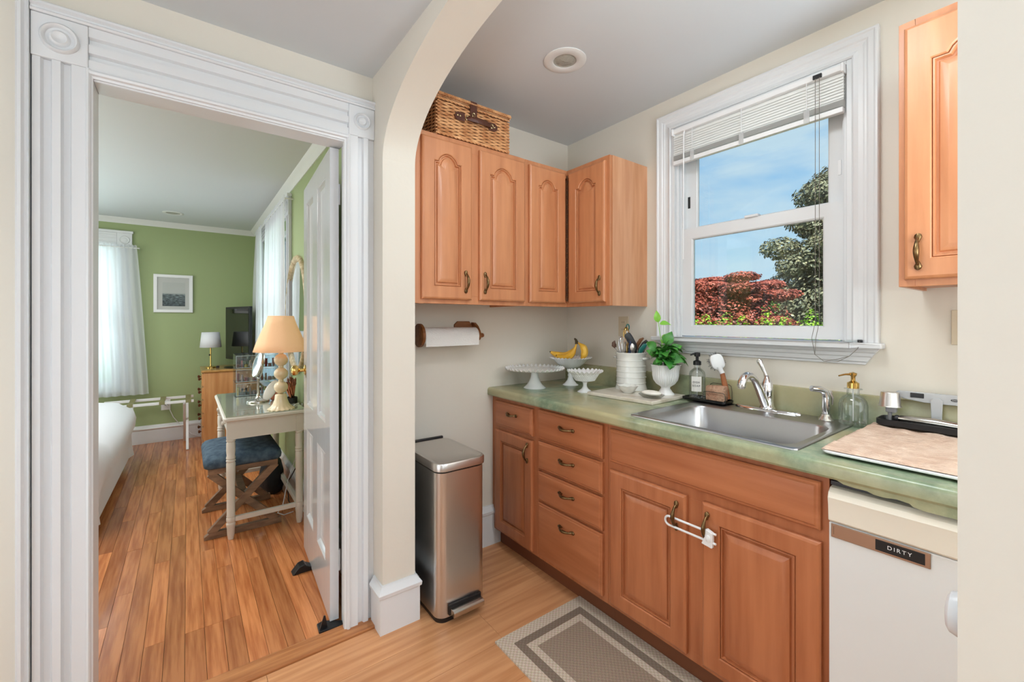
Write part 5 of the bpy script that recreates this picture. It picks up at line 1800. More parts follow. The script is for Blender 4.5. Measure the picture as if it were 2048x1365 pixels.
MB().lathe([(0.0105, 0.3921), (0.0105, 0.400), (0.007, 0.404), (0.001, 0.405)], (1.962, 0, z0_ + 0.024), 16, 'Y').build('cap', DGREY, t, smooth=40)
t = thing('stopper_cup', 'upturned brushed metal cup on a grey stem rising from the black tray', 'cup', (1.968, 0.432, z0_))
cx_, cy_ = 1.972, 0.418
MB().tube([(cx_, cy_, z0_ + 0.008), (cx_, cy_, z0_ + 0.040)], [0.005, 0.006], 10).build('stem', mat('grey plastic', (150, 150, 154), .4), t, smooth=50)
MB().box(cx_ - 0.013, cx_ + 0.013, cy_ - 0.018, cy_ + 0.010, z0_ + 0.0402, z0_ + 0.060).build('neck', MATS['grey plastic'], t, bevel=0.003)
MB().lathe([(0.033, z0_ + 0.0605), (0.030, z0_ + 0.066), (0.026, z0_ + 0.106), (0.024, z0_ + 0.110), (0.001, z0_ + 0.110)], (cx_, cy_, 0), 32).build('cup', STEEL, t, smooth=40)
t = thing('squeegee', 'light grey plastic squeegee with black grip propped against the backsplash', 'squeegee', (2.018, 0.27, ZC + 0.03))
GP = mat('light grey plastic', (186, 188, 190), 0.35)
z1_ = 1.032
bar_ = [(0.415, z1_ + 0.022), (0.405, z1_ + 0.030), (0.03, z1_ + 0.032), (0.03, z1_), (0.335, z1_ - 0.004), (0.39, z1_ + 0.004), (0.41, z1_ + 0.014)]
MB().prism(bar_, 'X', 2.012, 2.022).build('bar', GP, t, bevel=0.002)
MB().box(2.0095, 2.0118, 0.337, 0.372, z1_ + 0.011, z1_ + 0.027).build('grip_pad', BLACK, t, bevel=0.001)
hk = [(0.292, ZC + 0.0575), (0.318, ZC + 0.0575), (0.320, z1_ + 0.008), (0.314, z1_ + 0.016), (0.298, z1_ + 0.016), (0.290, z1_ + 0.008)]
MB().prism(hk, 'X', 2.004, 2.0092).build('hook', GP, t, bevel=0.002)
MB().lathe([(0.001, 2.0112), (0.0075, 2.0114), (0.0080, 2.0118)], (0, 0.262, z1_ + 0.014), 20, 'X', sq=(1.3, 0.55)).build('badge', BLACK, t)
text_mesh('lettering', 'OXO', 0.006, MATS['white print'], t, frame((2.0109, 0.262, z1_ + 0.014), (0, -1, 0), (0, 0, 1), (-1, 0, 0)), ext=0.0001)
MB().box(2.012, 2.022, 0.30, 0.312, ZC + 0.0575, 1.028).build('support', GP, t)

# ================================================================== BEDROOM
# --- far window (behind sheer curtains) and side window


def bed_window(name, label, axis, w0, w1, z0, z1, plane, out, block=True):
    """axis 'X': window in a wall y=plane; axis 'Y': window in a wall x=plane; out = +1/-1 outward sign"""
    W_ = structure(name, label=label)

    def bx_(m, a0, a1, d0, d1, b0, b1):
        if axis == 'X':
            lo_, hi_ = sorted((plane + out * d0, plane + out * d1))
            return m.box(a0, a1, lo_, hi_, b0, b1)
        lo_, hi_ = sorted((plane + out * d0, plane + out * d1))
        return m.box(lo_, hi_, a0, a1, b0, b1)
    cw = 0.12
    for a0, a1 in ((w0 - cw, w0), (w1, w1 + cw)):
        c_ = bx_(MB(), a0, a1, -0.022, 0, z0 - 0.02, z1).build('casing', TRIM, W_, bevel=0.003)
        bx_(MB(), a0 + 0.03, a0 + 0.045, -0.027, -0.0221, z0, z1).build('reed', TRIM, c_, bevel=0.002)
        bx_(MB(), a1 - 0.045, a1 - 0.03, -0.027, -0.0221, z0, z1).build('reed', TRIM, c_, bevel=0.002)
    hc = bx_(MB(), w0, w1, -0.022, 0, z1, z1 + 0.14).build('head_casing', TRIM, W_, bevel=0.003)
    for k in range(3):
        bx_(MB(), w0, w1, -0.028, -0.0221, z1 + 0.03 + 0.035 * k, z1 + 0.045 + 0.035 * k).build('reed', TRIM, hc, bevel=0.002)
    bx_(MB(), w0 - cw - .01, w1 + cw + .01, -0.036, 0, z1 + 0.14, z1 + 0.165).build('head_band', TRIM, W_, bevel=0.004)
    for a0 in (w0 - cw, w1):
        b_ = bx_(MB(), a0, a0 + cw, -0.026, 0, z1, z1 + 0.14).build('corner_block', TRIM, W_, bevel=0.003)
        pr = [(0.042, -0.0265), (0.038, -0.034), (0.030, -0.030), (0.022, -0.030), (0.016, -0.034), (0.001, -0.031)]
        pr = [(r_, plane + out * d_) for r_, d_ in pr]
        c_ = (a0 + cw / 2, 0, z1 + 0.07) if axis == 'X' else (0, a0 + cw / 2, z1 + 0.07)
        MB().lathe(pr, c_, 32, 'Y' if axis == 'X' else 'X').build('rosette', TRIM, b_, smooth=50)
    bx_(MB(), w0 - cw - .02, w1 + cw + .02, -0.06, 0, z0 - 0.045, z0 - 0.02).build('sill', TRIM, W_, bevel=0.004)
    zm = (z0 + z1) / 2
    for s0, s1, d0 in ((z0, zm + 0.02, 0.03), (zm - 0.02, z1, 0.07)):
        m = MB()
        bx_(m, w0, w0 + 0.045, d0, d0 + 0.03, s0, s1)
        bx_(m, w1 - 0.045, w1, d0, d0 + 0.03, s0, s1)
        bx_(m, w0 + 0.045, w1 - 0.045, d0, d0 + 0.03, s0, s0 + 0.045)
        bx_(m, w0 + 0.045, w1 - 0.045, d0, d0 + 0.03, s1 - 0.04, s1)
        s_ = m.build('sash', TRIM, W_)
        bx_(MB(), w0 + 0.045, w1 - 0.045, d0 + 0.013, d0 + 0.016, s0 + 0.045, s1 - 0.04).build('pane', PANE, s_)
    return W_


bed_window('window_2', 'white framed bedroom window behind sheer curtains in the green far wall', 'X', FX0, FX1, FZ0, FZ1, YF, 1)
bed_window('window_3', 'white framed bedroom window in the side wall behind gathered sheers', 'Y', RY0, RY1, RZ0, RZ1, XA0, 1)


def curtain(name, label, p_top, p_bot, z_top, z_bot, folds, amp, nrm, group=None, drift=None):
    """gathered sheer between two top and two bottom plan points"""
    a0, a1 = Vector(p_top[0]), Vector(p_top[1])
    b0, b1 = Vector(p_bot[0]), Vector(p_bot[1])
    n = Vector(nrm)
    t = thing(name, label, 'curtain', (a0.x, a0.y, z_bot), group=group)
    v = []
    NU, NV = folds * 8, 22
    for j in range(NV + 1):
        q = j / NV
        for i in range(NU + 1):
            s_ = i / NU
            pa = a0.lerp(a1, s_); pb = b0.lerp(b1, s_)
            p = pa.lerp(pb, q ** 0.85)
            am = amp * (0.45 + 0.55 * q)
            off = am * sin(2 * pi * folds * s_ + 0.6 * sin(5 * q)) + am * 0.35 * sin(2 * pi * folds * 0.37 * s_ + 2 + q * 2)
            p2 = p + n * off
            v.append((p2.x, p2.y, z_top + (z_bot - z_top) * q))
    f = [(j * (NU + 1) + i, j * (NU + 1) + i + 1, (j + 1) * (NU + 1) + i + 1, (j + 1) * (NU + 1) + i) for j in range(NV) for i in range(NU)]
    MB().add(v, f).build('panel', SHEER, t, smooth=80)
    # ruffled header above the rod pocket and hem band
    v = []
    for j in range(4):
        for i in range(NU + 1):
            s_ = i / NU
            p = a0.lerp(a1, s_) + n * (amp * 0.5 * sin(2 * pi * folds * 1.7 * s_))
            v.append((p.x, p.y, z_top + 0.012 * j + 0.006 * sin(2 * pi * folds * 2.3 * s_) * j / 3))
    f = [(j * (NU + 1) + i, j * (NU + 1) + i + 1, (j + 1) * (NU + 1) + i + 1, (j + 1) * (NU + 1) + i) for j in range(3) for i in range(NU)]
    MB().add(v, f).build('header', SHEER, t, smooth=80)
    return t


curtain('curtain', 'sheer white curtain left of the framed seascape, flaring out at the hem', [(-0.76, 5.955), (-0.418, 5.955)], [(-0.74, 5.93), (-0.322, 5.93)], 2.06, 0.54, 6, 0.020, (0, -1))
curtain('curtain', 'sheer white curtain at the far left of the far window, beside the door casing', [(-1.52, 5.955), (-1.12, 5.955)], [(-1.62, 5.93), (-0.93, 5.93)], 2.06, 0.54, 6, 0.014, (0, -1))
curtain('curtain', 'farther sheer white curtain on the side wall, next to the television', [(0.597, 4.98), (0.597, 5.42)], [(0.592, 4.90), (0.590, 5.75)], 2.235, 0.85, 5, 0.016, (-1, 0))
curtain('curtain', 'nearer sheer white curtain on the side wall, behind the oval mirror', [(0.597, 3.68), (0.597, 4.74)], [(0.600, 3.70), (0.596, 4.90)], 2.235, 0.78, 9, 0.016, (-1, 0))
t = thing('curtain_rod', 'thin white rod across the far window carrying sheers', 'curtain rod', (-0.97, 5.955, 2.07))
MB().tube([(-1.55, 5.955, 2.066), (-0.40, 5.955, 2.066)], 0.006, 8).build('rod', TRIMC, t, smooth=50)
for xx in (-1.55, -0.40):
    MB().tube([(xx, 5.955, 2.066), (xx, 6.012, 2.066)], 0.005, 6).build('bracket', TRIMC, t)
t = thing('curtain_rod', 'thin white rod across the side window of the bedroom', 'curtain rod', (0.597, 4.5, 2.24))
MB().tube([(0.597, 3.66, 2.241), (0.597, 5.44, 2.241)], 0.006, 8).build('rod', TRIMC, t, smooth=50)
for yy in (3.66, 5.44):
    MB().tube([(0.597, yy, 2.241), (0.652, yy, 2.241)], 0.005, 6).build('bracket', TRIMC, t)

# --- framed picture
t = thing('picture_frame', 'white framed square seascape print on the green wall', 'picture', (-0.118, 6.03, 1.6))
fx0, fx1, fz0, fz1 = -0.289, 0.053, 1.40, 1.814
yy = 6.0395
lo = []
for ins, d in ((0, 0), (0, 0.022), (0.004, 0.026), (0.030, 0.026), (0.034, 0.016)):
    lo.append([(fx0 + ins, yy - d, fz0 + ins), (fx1 - ins, yy - d, fz0 + ins), (fx1 - ins, yy - d, fz1 - ins), (fx0 + ins, yy - d, fz1 - ins)])
MB().loft(lo, True, False).build('frame', WHITEP, t, bevel=0.001)
MB().box(fx0 + 0.034, fx1 - 0.034, yy - 0.015, yy - 0.001, fz0 + 0.034, fz1 - 0.034).build('mount', mat('grey white mount board', (206, 208, 204), .7), t)
# the print: pale sky over a dark sea
pm_ = bpy.data.materials.new('seascape print')
pm_.use_nodes = True
tt = pm_.node_tree
pb_ = tt.nodes['Principled BSDF']
pb_.inputs['Roughness'].default_value = 0.5
co = tt.nodes.new('ShaderNodeTexCoord')
sx_ = tt.nodes.new('ShaderNodeSeparateXYZ')
tt.links.new(co.outputs['Generated'], sx_.inputs[0])
rr_ = tt.nodes.new('ShaderNodeValToRGB')
rr_.color_ramp.elements[0].position = 0.0
rr_.color_ramp.elements[0].color = L((70, 84, 88))
rr_.color_ramp.elements[1].position = 0.56
rr_.color_ramp.elements[1].color = L((196, 200, 196))
e = rr_.color_ramp.elements.new(0.48)
e.color = L((110, 124, 126))
tt.links.new(sx_.outputs['Z'], rr_.inputs[0])
mpp = tt.nodes.new('ShaderNodeMapping')
mpp.inputs['Scale'].default_value = (1, 1, 5)
tt.links.new(co.outputs['Generated'], mpp.inputs[0])
nn = tt.nodes.new('ShaderNodeTexNoise')
nn.inputs['Scale'].default_value = 7
nn.inputs['Detail'].default_value = 5
tt.links.new(mpp.outputs[0], nn.inputs['Vector'])
cr_ = tt.nodes.new('ShaderNodeValToRGB')
cr_.color_ramp.elements[0].position = 0.42
cr_.color_ramp.elements[0].color = (0.35, 0.38, 0.4, 1)
cr_.color_ramp.elements[1].position = 0.62
cr_.color_ramp.elements[1].color = (1.6, 1.6, 1.6, 1)
tt.links.new(nn.outputs['Fac'], cr_.inputs[0])
lt = tt.nodes.new('ShaderNodeMath')
lt.operation = 'LESS_THAN'
lt.inputs[1].default_value = 0.5
tt.links.new(sx_.outputs['Z'], lt.inputs[0])
mxx = tt.nodes.new('ShaderNodeMix')
mxx.data_type = 'RGBA'
mxx.blend_type = 'MULTIPLY'
tt.links.new(lt.outputs[0], mxx.inputs['Factor'])
tt.links.new(rr_.outputs[0], mxx.inputs['A'])
tt.links.new(cr_.outputs[0], mxx.inputs['B'])
tt.links.new(mxx.outputs['Result'], pb_.inputs['Base Color'])
MB().box(fx0 + 0.075, fx1 - 0.070, yy - 0.0162, yy - 0.0152, fz0 + 0.070, fz1 - 0.085).build('print', pm_, t)
MB().box(fx0 + 0.034, fx1 - 0.034, yy - 0.0185, yy - 0.0170, fz0 + 0.034, fz1 - 0.034).build('glass', PICG, t)

# --- outlet under the rack with white cord
t = thing('wall_outlet', 'white wall outlet with plugged white cord under the luggage rack', 'outlet', (-0.185, YF, 0.40))
MB().box(-0.225, -0.145, YF - 0.006, YF - 0.0002, 0.338, 0.452).build('plate', WHITEP, t, bevel=0.002)
MB().lathe([(0.020, YF - 0.030), (0.022, YF - 0.018), (0.022, YF - 0.0062)], (-0.183, 0, 0.408), 16, 'Y').build('plug', mat('grey plug', (170, 172, 176), .4), t, smooth=40)
MB().tube([(-0.183, YF - 0.030, 0.405), (-0.16, YF - 0.045, 0.37), (-0.12, YF - 0.05, 0.26), (-0.05, YF - 0.05, 0.15), (0.04, YF - 0.05, 0.05), (0.12, YF - 0.055, 0.012), (0.3, YF - 0.06, 0.006)], 0.004, 6).build('cord', WHITEP, t, smooth=60)

# --- luggage rack
t = thing('luggage_rack', 'white folding luggage rack with olive webbing straps by the far wall', 'luggage rack', (-0.2, 5.70, 0))
RX0r, RX1r = -0.66, 0.056
ya, yb = 5.535, 5.875
for yy in (ya, yb):
    MB().box(RX0r, RX1r, yy - 0.012, yy + 0.012, 0.474, 0.500).build('rail', WHITEP, t, bevel=0.003)
for xx in (-0.46, -0.01):
    MB().bar((xx - 0.012, ya, 0.472), (xx - 0.012, yb + 0.05, 0.0), 0.022, 0.022, (1, 0, 0)).build('leg', WHITEP, t, bevel=0.002)
    MB().bar((xx + 0.012, yb, 0.472), (xx + 0.012, ya - 0.05, 0.0), 0.022, 0.022, (1, 0, 0)).build('leg', WHITEP, t, bevel=0.002)
MB().tube([(-0.46, 5.79, 0.20), (-0.30, 5.79, 0.20), (-0.25, 5.79, 0.20), (-0.16, 5.79, 0.20), (-0.02, 5.79, 0.20)], [0.008, 0.012, 0.009, 0.012, 0.008], 10).build('stretcher', WHITEP, t, smooth=50)
OLV = mat('olive webbing', (136, 132, 92), 0.8)
for xx in (-0.44, -0.20, 0.01):
    MB().loft([[(xx - 0.022, y_, z_), (xx + 0.022, y_, z_), (xx + 0.022, y_, z_ - 0.004), (xx - 0.022, y_, z_ - 0.004)] for y_, z_ in ((ya - 0.018, 0.478), (ya - 0.016, 0.506), (ya, 0.508), ((ya + yb) / 2, 0.492), (yb, 0.508), (yb + 0.016, 0.506), (yb + 0.018, 0.478))], True, True).build('strap', OLV, t)

# --- bed
t = thing('bed', 'bed under a white puffy duvet, cut off by the door casing', 'bed', (-1.3, 4.5, 0))
BEDM = mat('white bed linen', (226, 229, 233), 0.9, bump=0.12, bscale=14, sheen=0.3)


def super_loop(x0, x1, y0, y1, z, r, wob=0.0, sd=0, n=120):
    base = rrect(x0, x1, y0, y1, r, z, n // 4 - 1)
    out = []
    for i, p in enumerate(base):
        d = Vector((p[0] - (x0 + x1) / 2, p[1] - (y0 + y1) / 2, 0)).normalized()
        k = wob * (noise.noise(Vector((p[0] * 5 + sd, p[1] * 5, sd))) + 0.7 * noise.noise(Vector((p[0] * 13 + sd, p[1] * 13, sd))))
        out.append((p[0] + d.x * k, p[1] + d.y * k, z + k * 0.2))
    return out


lv = []
for z, gx_, wb, r_ in ((0.07, 0.06, 0.14, 0.16), (0.16, 0.05, 0.12, 0.16), (0.27, 0.085, 0.08, 0.17), (0.36, 0.115, 0.05, 0.20), (0.44, 0.125, 0.035, 0.24), (0.52, 0.10, 0.03, 0.26), (0.58, 0.03, 0.03, 0.26), (0.615, -0.10, 0.02, 0.24), (0.63, -0.32, 0.02, 0.2)):
    lv.append(super_loop(-2.28, -0.50 + gx_, 3.5, 5.24 + gx_, z, r_, wb, 3))
MB().loft(lv, True, True).build('duvet', BEDM, t, smooth=80)
lv = [super_loop(-2.26, -0.53, 3.55, 5.16, z, 0.06, wb, 8) for z, wb in ((0.10, 0.07), (0.20, 0.05), (0.30, 0.03))]
MB().loft(lv, True, True).build('bed_skirt', mat('grey white sheet', (212, 214, 214), .9), t, smooth=70)
MB().box(-0.62, -0.55, 5.02, 5.10, 0, 0.105).build('leg', BLACK, t)
MB().box(-0.62, -0.55, 3.9, 3.98, 0, 0.105).build('leg', BLACK, t)

# --- dresser
PINE = mat('honey varnished pine', (206, 150, 98), 0.3, col2=(184, 124, 74), vscale=3, vstretch=(8, 8, .8), coat=.3)
PINET = mat('varnished top', (196, 150, 88), 0.25, col2=(170, 124, 66), vscale=3, vstretch=(8, 1, 8), coat=.4)
DX0, DX1, DY0, DY1 = 0.135, 0.615, 5.44, 5.98
t = thing('dresser', 'honey varnished wooden chest of drawers in the bedroom corner with turned knobs', 'dresser', (0.375, 5.7, 0))
MB().box(DX0, DX1, DY0, DY1, 0.06, 0.775).build('body', PINE, t, bevel=0.006)
MB().box(DX0 - 0.02, DX1, DY0 - 0.018, DY1, 0.776, 0.80).build('top', PINET, t, bevel=0.008, seg=3)
MB().box(DX0 - 0.014, DX1, DY0 - 0.014, DY1, 0.028, 0.0595).build('plinth', PINE, t, bevel=0.008)
for a, b in ((DX0 + 0.03, DY0 + 0.03), (DX0 + 0.03, DY1 - 0.04), (DX1 - 0.03, DY0 + 0.03), (DX1 - 0.03, DY1 - 0.04)):
    MB().lathe([(0.016, 0.0), (0.026, 0.01), (0.024, 0.022), (0.018, 0.0275)], (a, b, 0), 16).build('foot', PINE, t, smooth=50)
for k in range(5):
    z0 = 0.085 + k * 0.138
    F = F_side(DY1 - 0.02, z0, DX0)
    d = drawer_front(t, F, DY1 - DY0 - 0.05, 0.124, 0.014, PINE)
    for kk in (0.12, 0.37):
        MB().lathe([(0.006, 0.0145), (0.007, 0.022), (0.015, 0.028), (0.017, 0.036), (0.011, 0.043), (0.001, 0.044)], (0, 0, 0), 14).xf(F @ Matrix.Translation((kk, 0.062, 0))).build('knob', mat('dark walnut knob', (96, 56, 34), .35), d, smooth=50)

# --- television
t = thing('television', 'black flat screen television standing on the dresser', 'television', (0.43, 5.62, 0.80))
ta, tb_ = Vector((0.345, 5.80, 0)), Vector((0.520, 5.25, 0))
u = (tb_ - ta).normalized()
nrm_ = Vector((u.y, -u.x, 0))
if nrm_.x > 0:
    nrm_ = -nrm_
TVM = frame(ta, u, (0, 0, 1), nrm_)
Wt = (tb_ - ta).length
SCRN = mat('dark glossy screen', (10, 12, 12), 0.06, spec=0.6)
MB().box(0, Wt, 0.885, 1.462, -0.03, 0).xf(TVM).build('bezel', BLACK, t, bevel=0.004)
MB().box(0.022, Wt - 0.022, 0.915, 1.438, 0.0002, 0.002).xf(TVM).build('screen', SCRN, t)
MB().box(Wt * .42, Wt * .58, 0.812, 0.8845, -0.024, -0.006).xf(TVM).build('neck', BLACK, t, bevel=0.003)
lo = []
cc_ = ta + u * (Wt * 0.38)
for r_, z in ((1.0, 0.8005), (1.0, 0.806), (0.8, 0.8115)):
    lo.append([(cc_.x + u.x * 0.15 * r_ * cos(a) + nrm_.x * 0.085 * r_ * sin(a), cc_.y + u.y * 0.15 * r_ * cos(a) + nrm_.y * 0.085 * r_ * sin(a), z) for a in [2 * pi * k / 32 for k in range(32)]])
MB().loft(lo, True, True).build('base', BLACK, t, smooth=40)

# --- small lamp
lx, ly, lz = 0.205, 5.72, 0.80
t = thing('table_lamp', 'small lamp with white drum shade and brass stem on the dresser', 'lamp', (lx, ly, lz))
MB().lathe([(0.048, lz + .0003), (0.048, lz + 0.010), (0.044, lz + 0.013), (0.009, lz + 0.016), (0.009, lz + 0.028), (0.0065, lz + 0.032), (0.0065, lz + 0.21), (0.009, lz + 0.212), (0.009, lz + 0.235)], (lx, ly, 0), 28).build('base', GOLD, t, smooth=40)
MB().obox((lx - 0.012, ly - 0.008, lz + 0.14), 0.01, 0.01, 0.016).build('switch', BLACK, t)
SHD = mat('white lamp shade', (222, 224, 228), 0.85)
MB().lathe([(0.098, lz + 0.222), (0.080, lz + 0.385)], (lx, ly, 0), 40, caps=False).build('shade', SHD, t, smooth=60, solid=0.002)
# small black box beside it
o = MB().box(lx + 0.045, lx + 0.075, ly - 0.08, ly - 0.045, lz + 0.0003, lz + 0.022).build('remote_control', BLACK, None, bevel=0.003)
tag(o, 'small black remote lying at the foot of the white shaded lamp', 'remote')

# --- vanity table
VT = mat('off white painted furniture', (216, 210, 200), 0.4, bump=0.05, bscale=30)
vx0, vx1, vy0, vy1 = 0.170, 0.618, 3.035, 4.06
t = thing('vanity_table', 'off white vanity table with turned legs and glass top against the bedroom side wall', 'table', (0.39, 3.55, 0))
lo = []
for ins, z in ((0.006, 0.712), (0.0, 0.717), (0.0, 0.729), (0.005, 0.735)):
    lo.append(rrect(vx0 + ins, vx1 - ins, vy0 + ins, vy1 - ins, 0.018, z, 4))
MB().loft(lo, True, True).build('top', VT, t, smooth=35)
MB().box(vx0 + 0.012, vx1 - 0.006, vy0 + 0.012, vy1 - 0.012, 0.7355, 0.7405).build('glass_top', mat('green edged glass', (190, 210, 200), 0.03, spec=0.9, metal=0.0, coat=1.0, col2=(172, 168, 144), vscale=0.5), t, label='reflecting glass plate')
for a0, a1, b0, b1 in ((vx0 + 0.045, vx1 - 0.03, vy0 + 0.03, vy0 + 0.048), (vx0 + 0.045, vx1 - 0.03, vy1 - 0.048, vy1 - 0.03)):
    MB().box(a0, a1, b0, b1, 0.60, 0.7115).build('apron', VT, t)
MB().box(vx1 - 0.048, vx1 - 0.03, vy0 + 0.048, vy1 - 0.048, 0.60, 0.7115).build('apron', VT, t)
dr = MB().box(vx0 + 0.028, vx0 + 0.045, vy0 + 0.07, vy1 - 0.07, 0.612, 0.7105).build('drawer', VT, t, bevel=0.003)
for yy in (vy0 + 0.25, vy1 - 0.25):
    MB().lathe([(0.005, vx0 + 0.0275), (0.006, vx0 + 0.018), (0.013, vx0 + 0.012), (0.012, vx0 + 0.004), (0.001, vx0 + 0.002)], (0, yy, 0.66), 16, 'X').build('knob', VT, dr, smooth=50)
lp = [(0.014, 0.0), (0.019, 0.03), (0.021, 0.07), (0.024, 0.088), (0.0245, 0.095), (0.021, 0.102), (0.024, 0.112), (0.024, 0.128), (0.021, 0.134), (0.0235, 0.139), (0.0215, 0.146), (0.022, 0.30), (0.0235, 0.40), (0.024, 0.455), (0.021, 0.462), (0.025, 0.467), (0.025, 0.474), (0.021, 0.479), (0.025, 0.485), (0.024, 0.493), (0.0215, 0.499), (0.024, 0.53), (0.0235, 0.575), (0.020, 0.583), (0.0245, 0.588), (0.024, 0.596), (0.020, 0.600)]
lgm = MB().lathe(lp, (0, 0, 0), 28).box(-0.022, 0.022, -0.022, 0.022, 0.6001, 0.7115).mesh('leg', 35)
lgm.materials.append(VT)
for a, b in ((vx0 + 0.040, vy0 + 0.052), (vx1 - 0.034, vy0 + 0.048), (vx0 + 0.040, vy1 - 0.052), (vx1 - 0.034, vy1 - 0.052)):
    o = bpy.data.objects.new('leg', lgm)
    COL.objects.link(o)
    o.parent = t
    o.location = (a - 0.39, b - 3.55, 0)
MB().box(vx0 + 0.062, vx1 - 0.056, vy0 + 0.040, vy0 + 0.062, 0.104, 0.132).build('stretcher', VT, t, bevel=0.002)
MB().box(vx0 + 0.062, vx1 - 0.056, vy1 - 0.062, vy1 - 0.040, 0.104, 0.132).build('stretcher', VT, t, bevel=0.002)
MB().box(vx1 - 0.046, vx1 - 0.024, vy0 + 0.072, vy1 - 0.076, 0.100, 0.136).build('stretcher', VT, t, bevel=0.002)
VZ = 0.741

# --- stool
DEN = mat('blue denim fabric', (84, 104, 120), 0.9, col2=(54, 72, 90), vscale=30, vstretch=(1, 1, 1), bump=0.3, bscale=220)
GWD = mat('weathered oak', (150, 118, 92), 0.6, col2=(112, 86, 66), vscale=4, vstretch=(2, 8, 8), bump=0.1, bscale=40)
sx0, sx1, sy0, sy1 = 0.080, 0.490, 3.13, 3.66
t = thing('stool', 'stool with blue denim cushion on crossed weathered wood legs tucked under the vanity', 'stool', ((sx0 + sx1) / 2, (sy0 + sy1) / 2, 0))
lo = []
for ins, z, r_ in ((0.012, 0.418, 0.03), (0.0, 0.428, 0.035), (-0.004, 0.450, 0.04), (0.0, 0.472, 0.05), (0.014, 0.490, 0.06), (0.05, 0.502, 0.07), (0.12, 0.508, 0.06)):
    lo.append(rrect(sx0 + ins, sx1 - ins, sy0 + ins, sy1 - ins, r_, z, 7))
MB().loft(lo, True, True).build('cushion', DEN, t, smooth=70)
for yy in (sy0 + 0.035, sy1 - 0.035):
    y0, y1 = yy - 0.018, yy + 0.018
    MB().prism([(sx0 + 0.02, 0.385), (sx1 - 0.02, 0.385), (sx1 - 0.02, 0.4175), (sx0 + 0.02, 0.4175)], 'Y', y0, y1).build('top_rail', GWD, t, bevel=0.002)
    MB().prism([(sx0, 0.0), (sx1, 0.0), (sx1, 0.038), (sx0 + 0.03, 0.038), (sx0, 0.018)], 'Y', y0, y1).build('foot_rail', GWD, t, bevel=0.002)
    MB().bar((sx0 + 0.03, yy, 0.03), (sx1 - 0.03, yy, 0.39), 0.034, 0.042, (0, 0, 1)).build('cross_leg', GWD, t, bevel=0.002)
    MB().bar((sx1 - 0.03, yy, 0.03), (sx0 + 0.03, yy, 0.39), 0.030, 0.042, (0, 0, 1)).build('cross_leg', GWD, t, bevel=0.002)
MB().box((sx0 + sx1) / 2 - 0.022, (sx0 + sx1) / 2 + 0.022, sy0 + 0.054, sy1 - 0.054, 0.195, 0.225).build('stretcher', GWD, t, bevel=0.002)

# --- vanity lamp
lx, ly = 0.484, 3.125
t = thing('table_lamp', 'peach shaded lamp with three cream balls stacked on a flared base on the vanity', 'lamp', (lx, ly, VZ))
LB = mat('cream glass lamp body', (236, 218, 184), 0.25, coat=0.4)
MB().lathe([(0.078, VZ), (0.079, VZ + 0.004), (0.064, VZ + 0.014), (0.048, VZ + 0.034), (0.037, VZ + 0.064), (0.034, VZ + 0.092), (0.030, VZ + 0.096), (0.012, VZ + 0.100)], (lx, ly, 0), 96, ruffle=ruffle(16, 0.0025, 0.0012, {0: 1, 1: 1, 2: .5})).build('base', LB, t, smooth=50)
zz_ = VZ + 0.100
for k in range(3):
    MB().sphere((lx, ly, zz_ + 0.040), 0.041, 0.041, 0.040, 28, 16).build('ball', LB, t, smooth=60)
    MB().lathe([(0.014, zz_ + 0.078), (0.016, zz_ + 0.084), (0.014, zz_ + 0.091)], (lx, ly, 0), 20).build('neck', LB, t, smooth=50)
    zz_ += 0.088
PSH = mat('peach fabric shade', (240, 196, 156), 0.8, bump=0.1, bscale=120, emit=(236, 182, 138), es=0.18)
# bell shade with eight gently hollowed panels
lo = []
for z, r_ in ((1.112, 0.158), (1.165, 0.141), (1.225, 0.117), (1.290, 0.090), (1.340, 0.074)):
    l = []
    for k in range(64):
        a = 2 * pi * k / 64
        sg = (k % 8) / 8
        rr = r_ * (1 - 0.028 * sin(pi * sg))
        l.append((lx + rr * cos(a), ly + rr * sin(a), z))
    lo.append(l)
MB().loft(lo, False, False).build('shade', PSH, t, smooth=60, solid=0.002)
MB().tube([(lx, ly, zz_), (lx, ly, 1.13)], 0.008, 10).build('socket', GOLD, t)
MB().tube([(lx + 0.075, ly + 0.01, VZ + 0.004), (lx + 0.09, ly + 0.06, VZ + 0.006), (lx + 0.11, ly + 0.1, VZ + 0.004), (lx + 0.128, ly + 0.12, VZ + 0.004)], 0.003, 6).build('cord', WHITEP, t, smooth=50)

# --- make-up mirror on a stand
mx_, my_ = 0.400, 3.50
t = thing('makeup_mirror', 'round tilting make-up mirror on a nickel pedestal on the vanity', 'mirror', (mx_, my_, VZ))
MB().lathe([(0.070, VZ), (0.071, VZ + 0.006), (0.066, VZ + 0.012), (0.035, VZ + 0.022), (0.014, VZ + 0.034), (0.008, VZ + 0.060), (0.007, VZ + 0.155), (0.010, VZ + 0.160), (0.007, VZ + 0.165)], (mx_, my_, 0), 36).build('stand', NICKEL, t, smooth=50)
mc = Vector((mx_, my_, VZ + 0.262))
fn = Vector((-0.96, -0.13, 0.24)).normalized()
fu = Vector((0, 0, 1)).cross(fn).normalized()
fv = fn.cross(fu)
MF = Matrix(((fu.x, fv.x, fn.x, mc.x), (fu.y, fv.y, fn.y, mc.y), (fu.z, fv.z, fn.z, mc.z), (0, 0, 0, 1)))
MB().lathe([(0.001, -0.014), (0.086, -0.013), (0.092, -0.008), (0.093, 0.006), (0.090, 0.010), (0.084, 0.008)], (0, 0, 0), 48, caps=False).xf(MF).build('rim', NICKEL, t, smooth=50)
MIR = mat('mirror glass', (222, 230, 232), 0.02, metal=1.0)
MB().lathe([(0.084, 0.0075), (0.001, 0.0085)], (0, 0, 0), 48, caps=False).xf(MF).build('mirror_glass', MIR, t)
yk = []
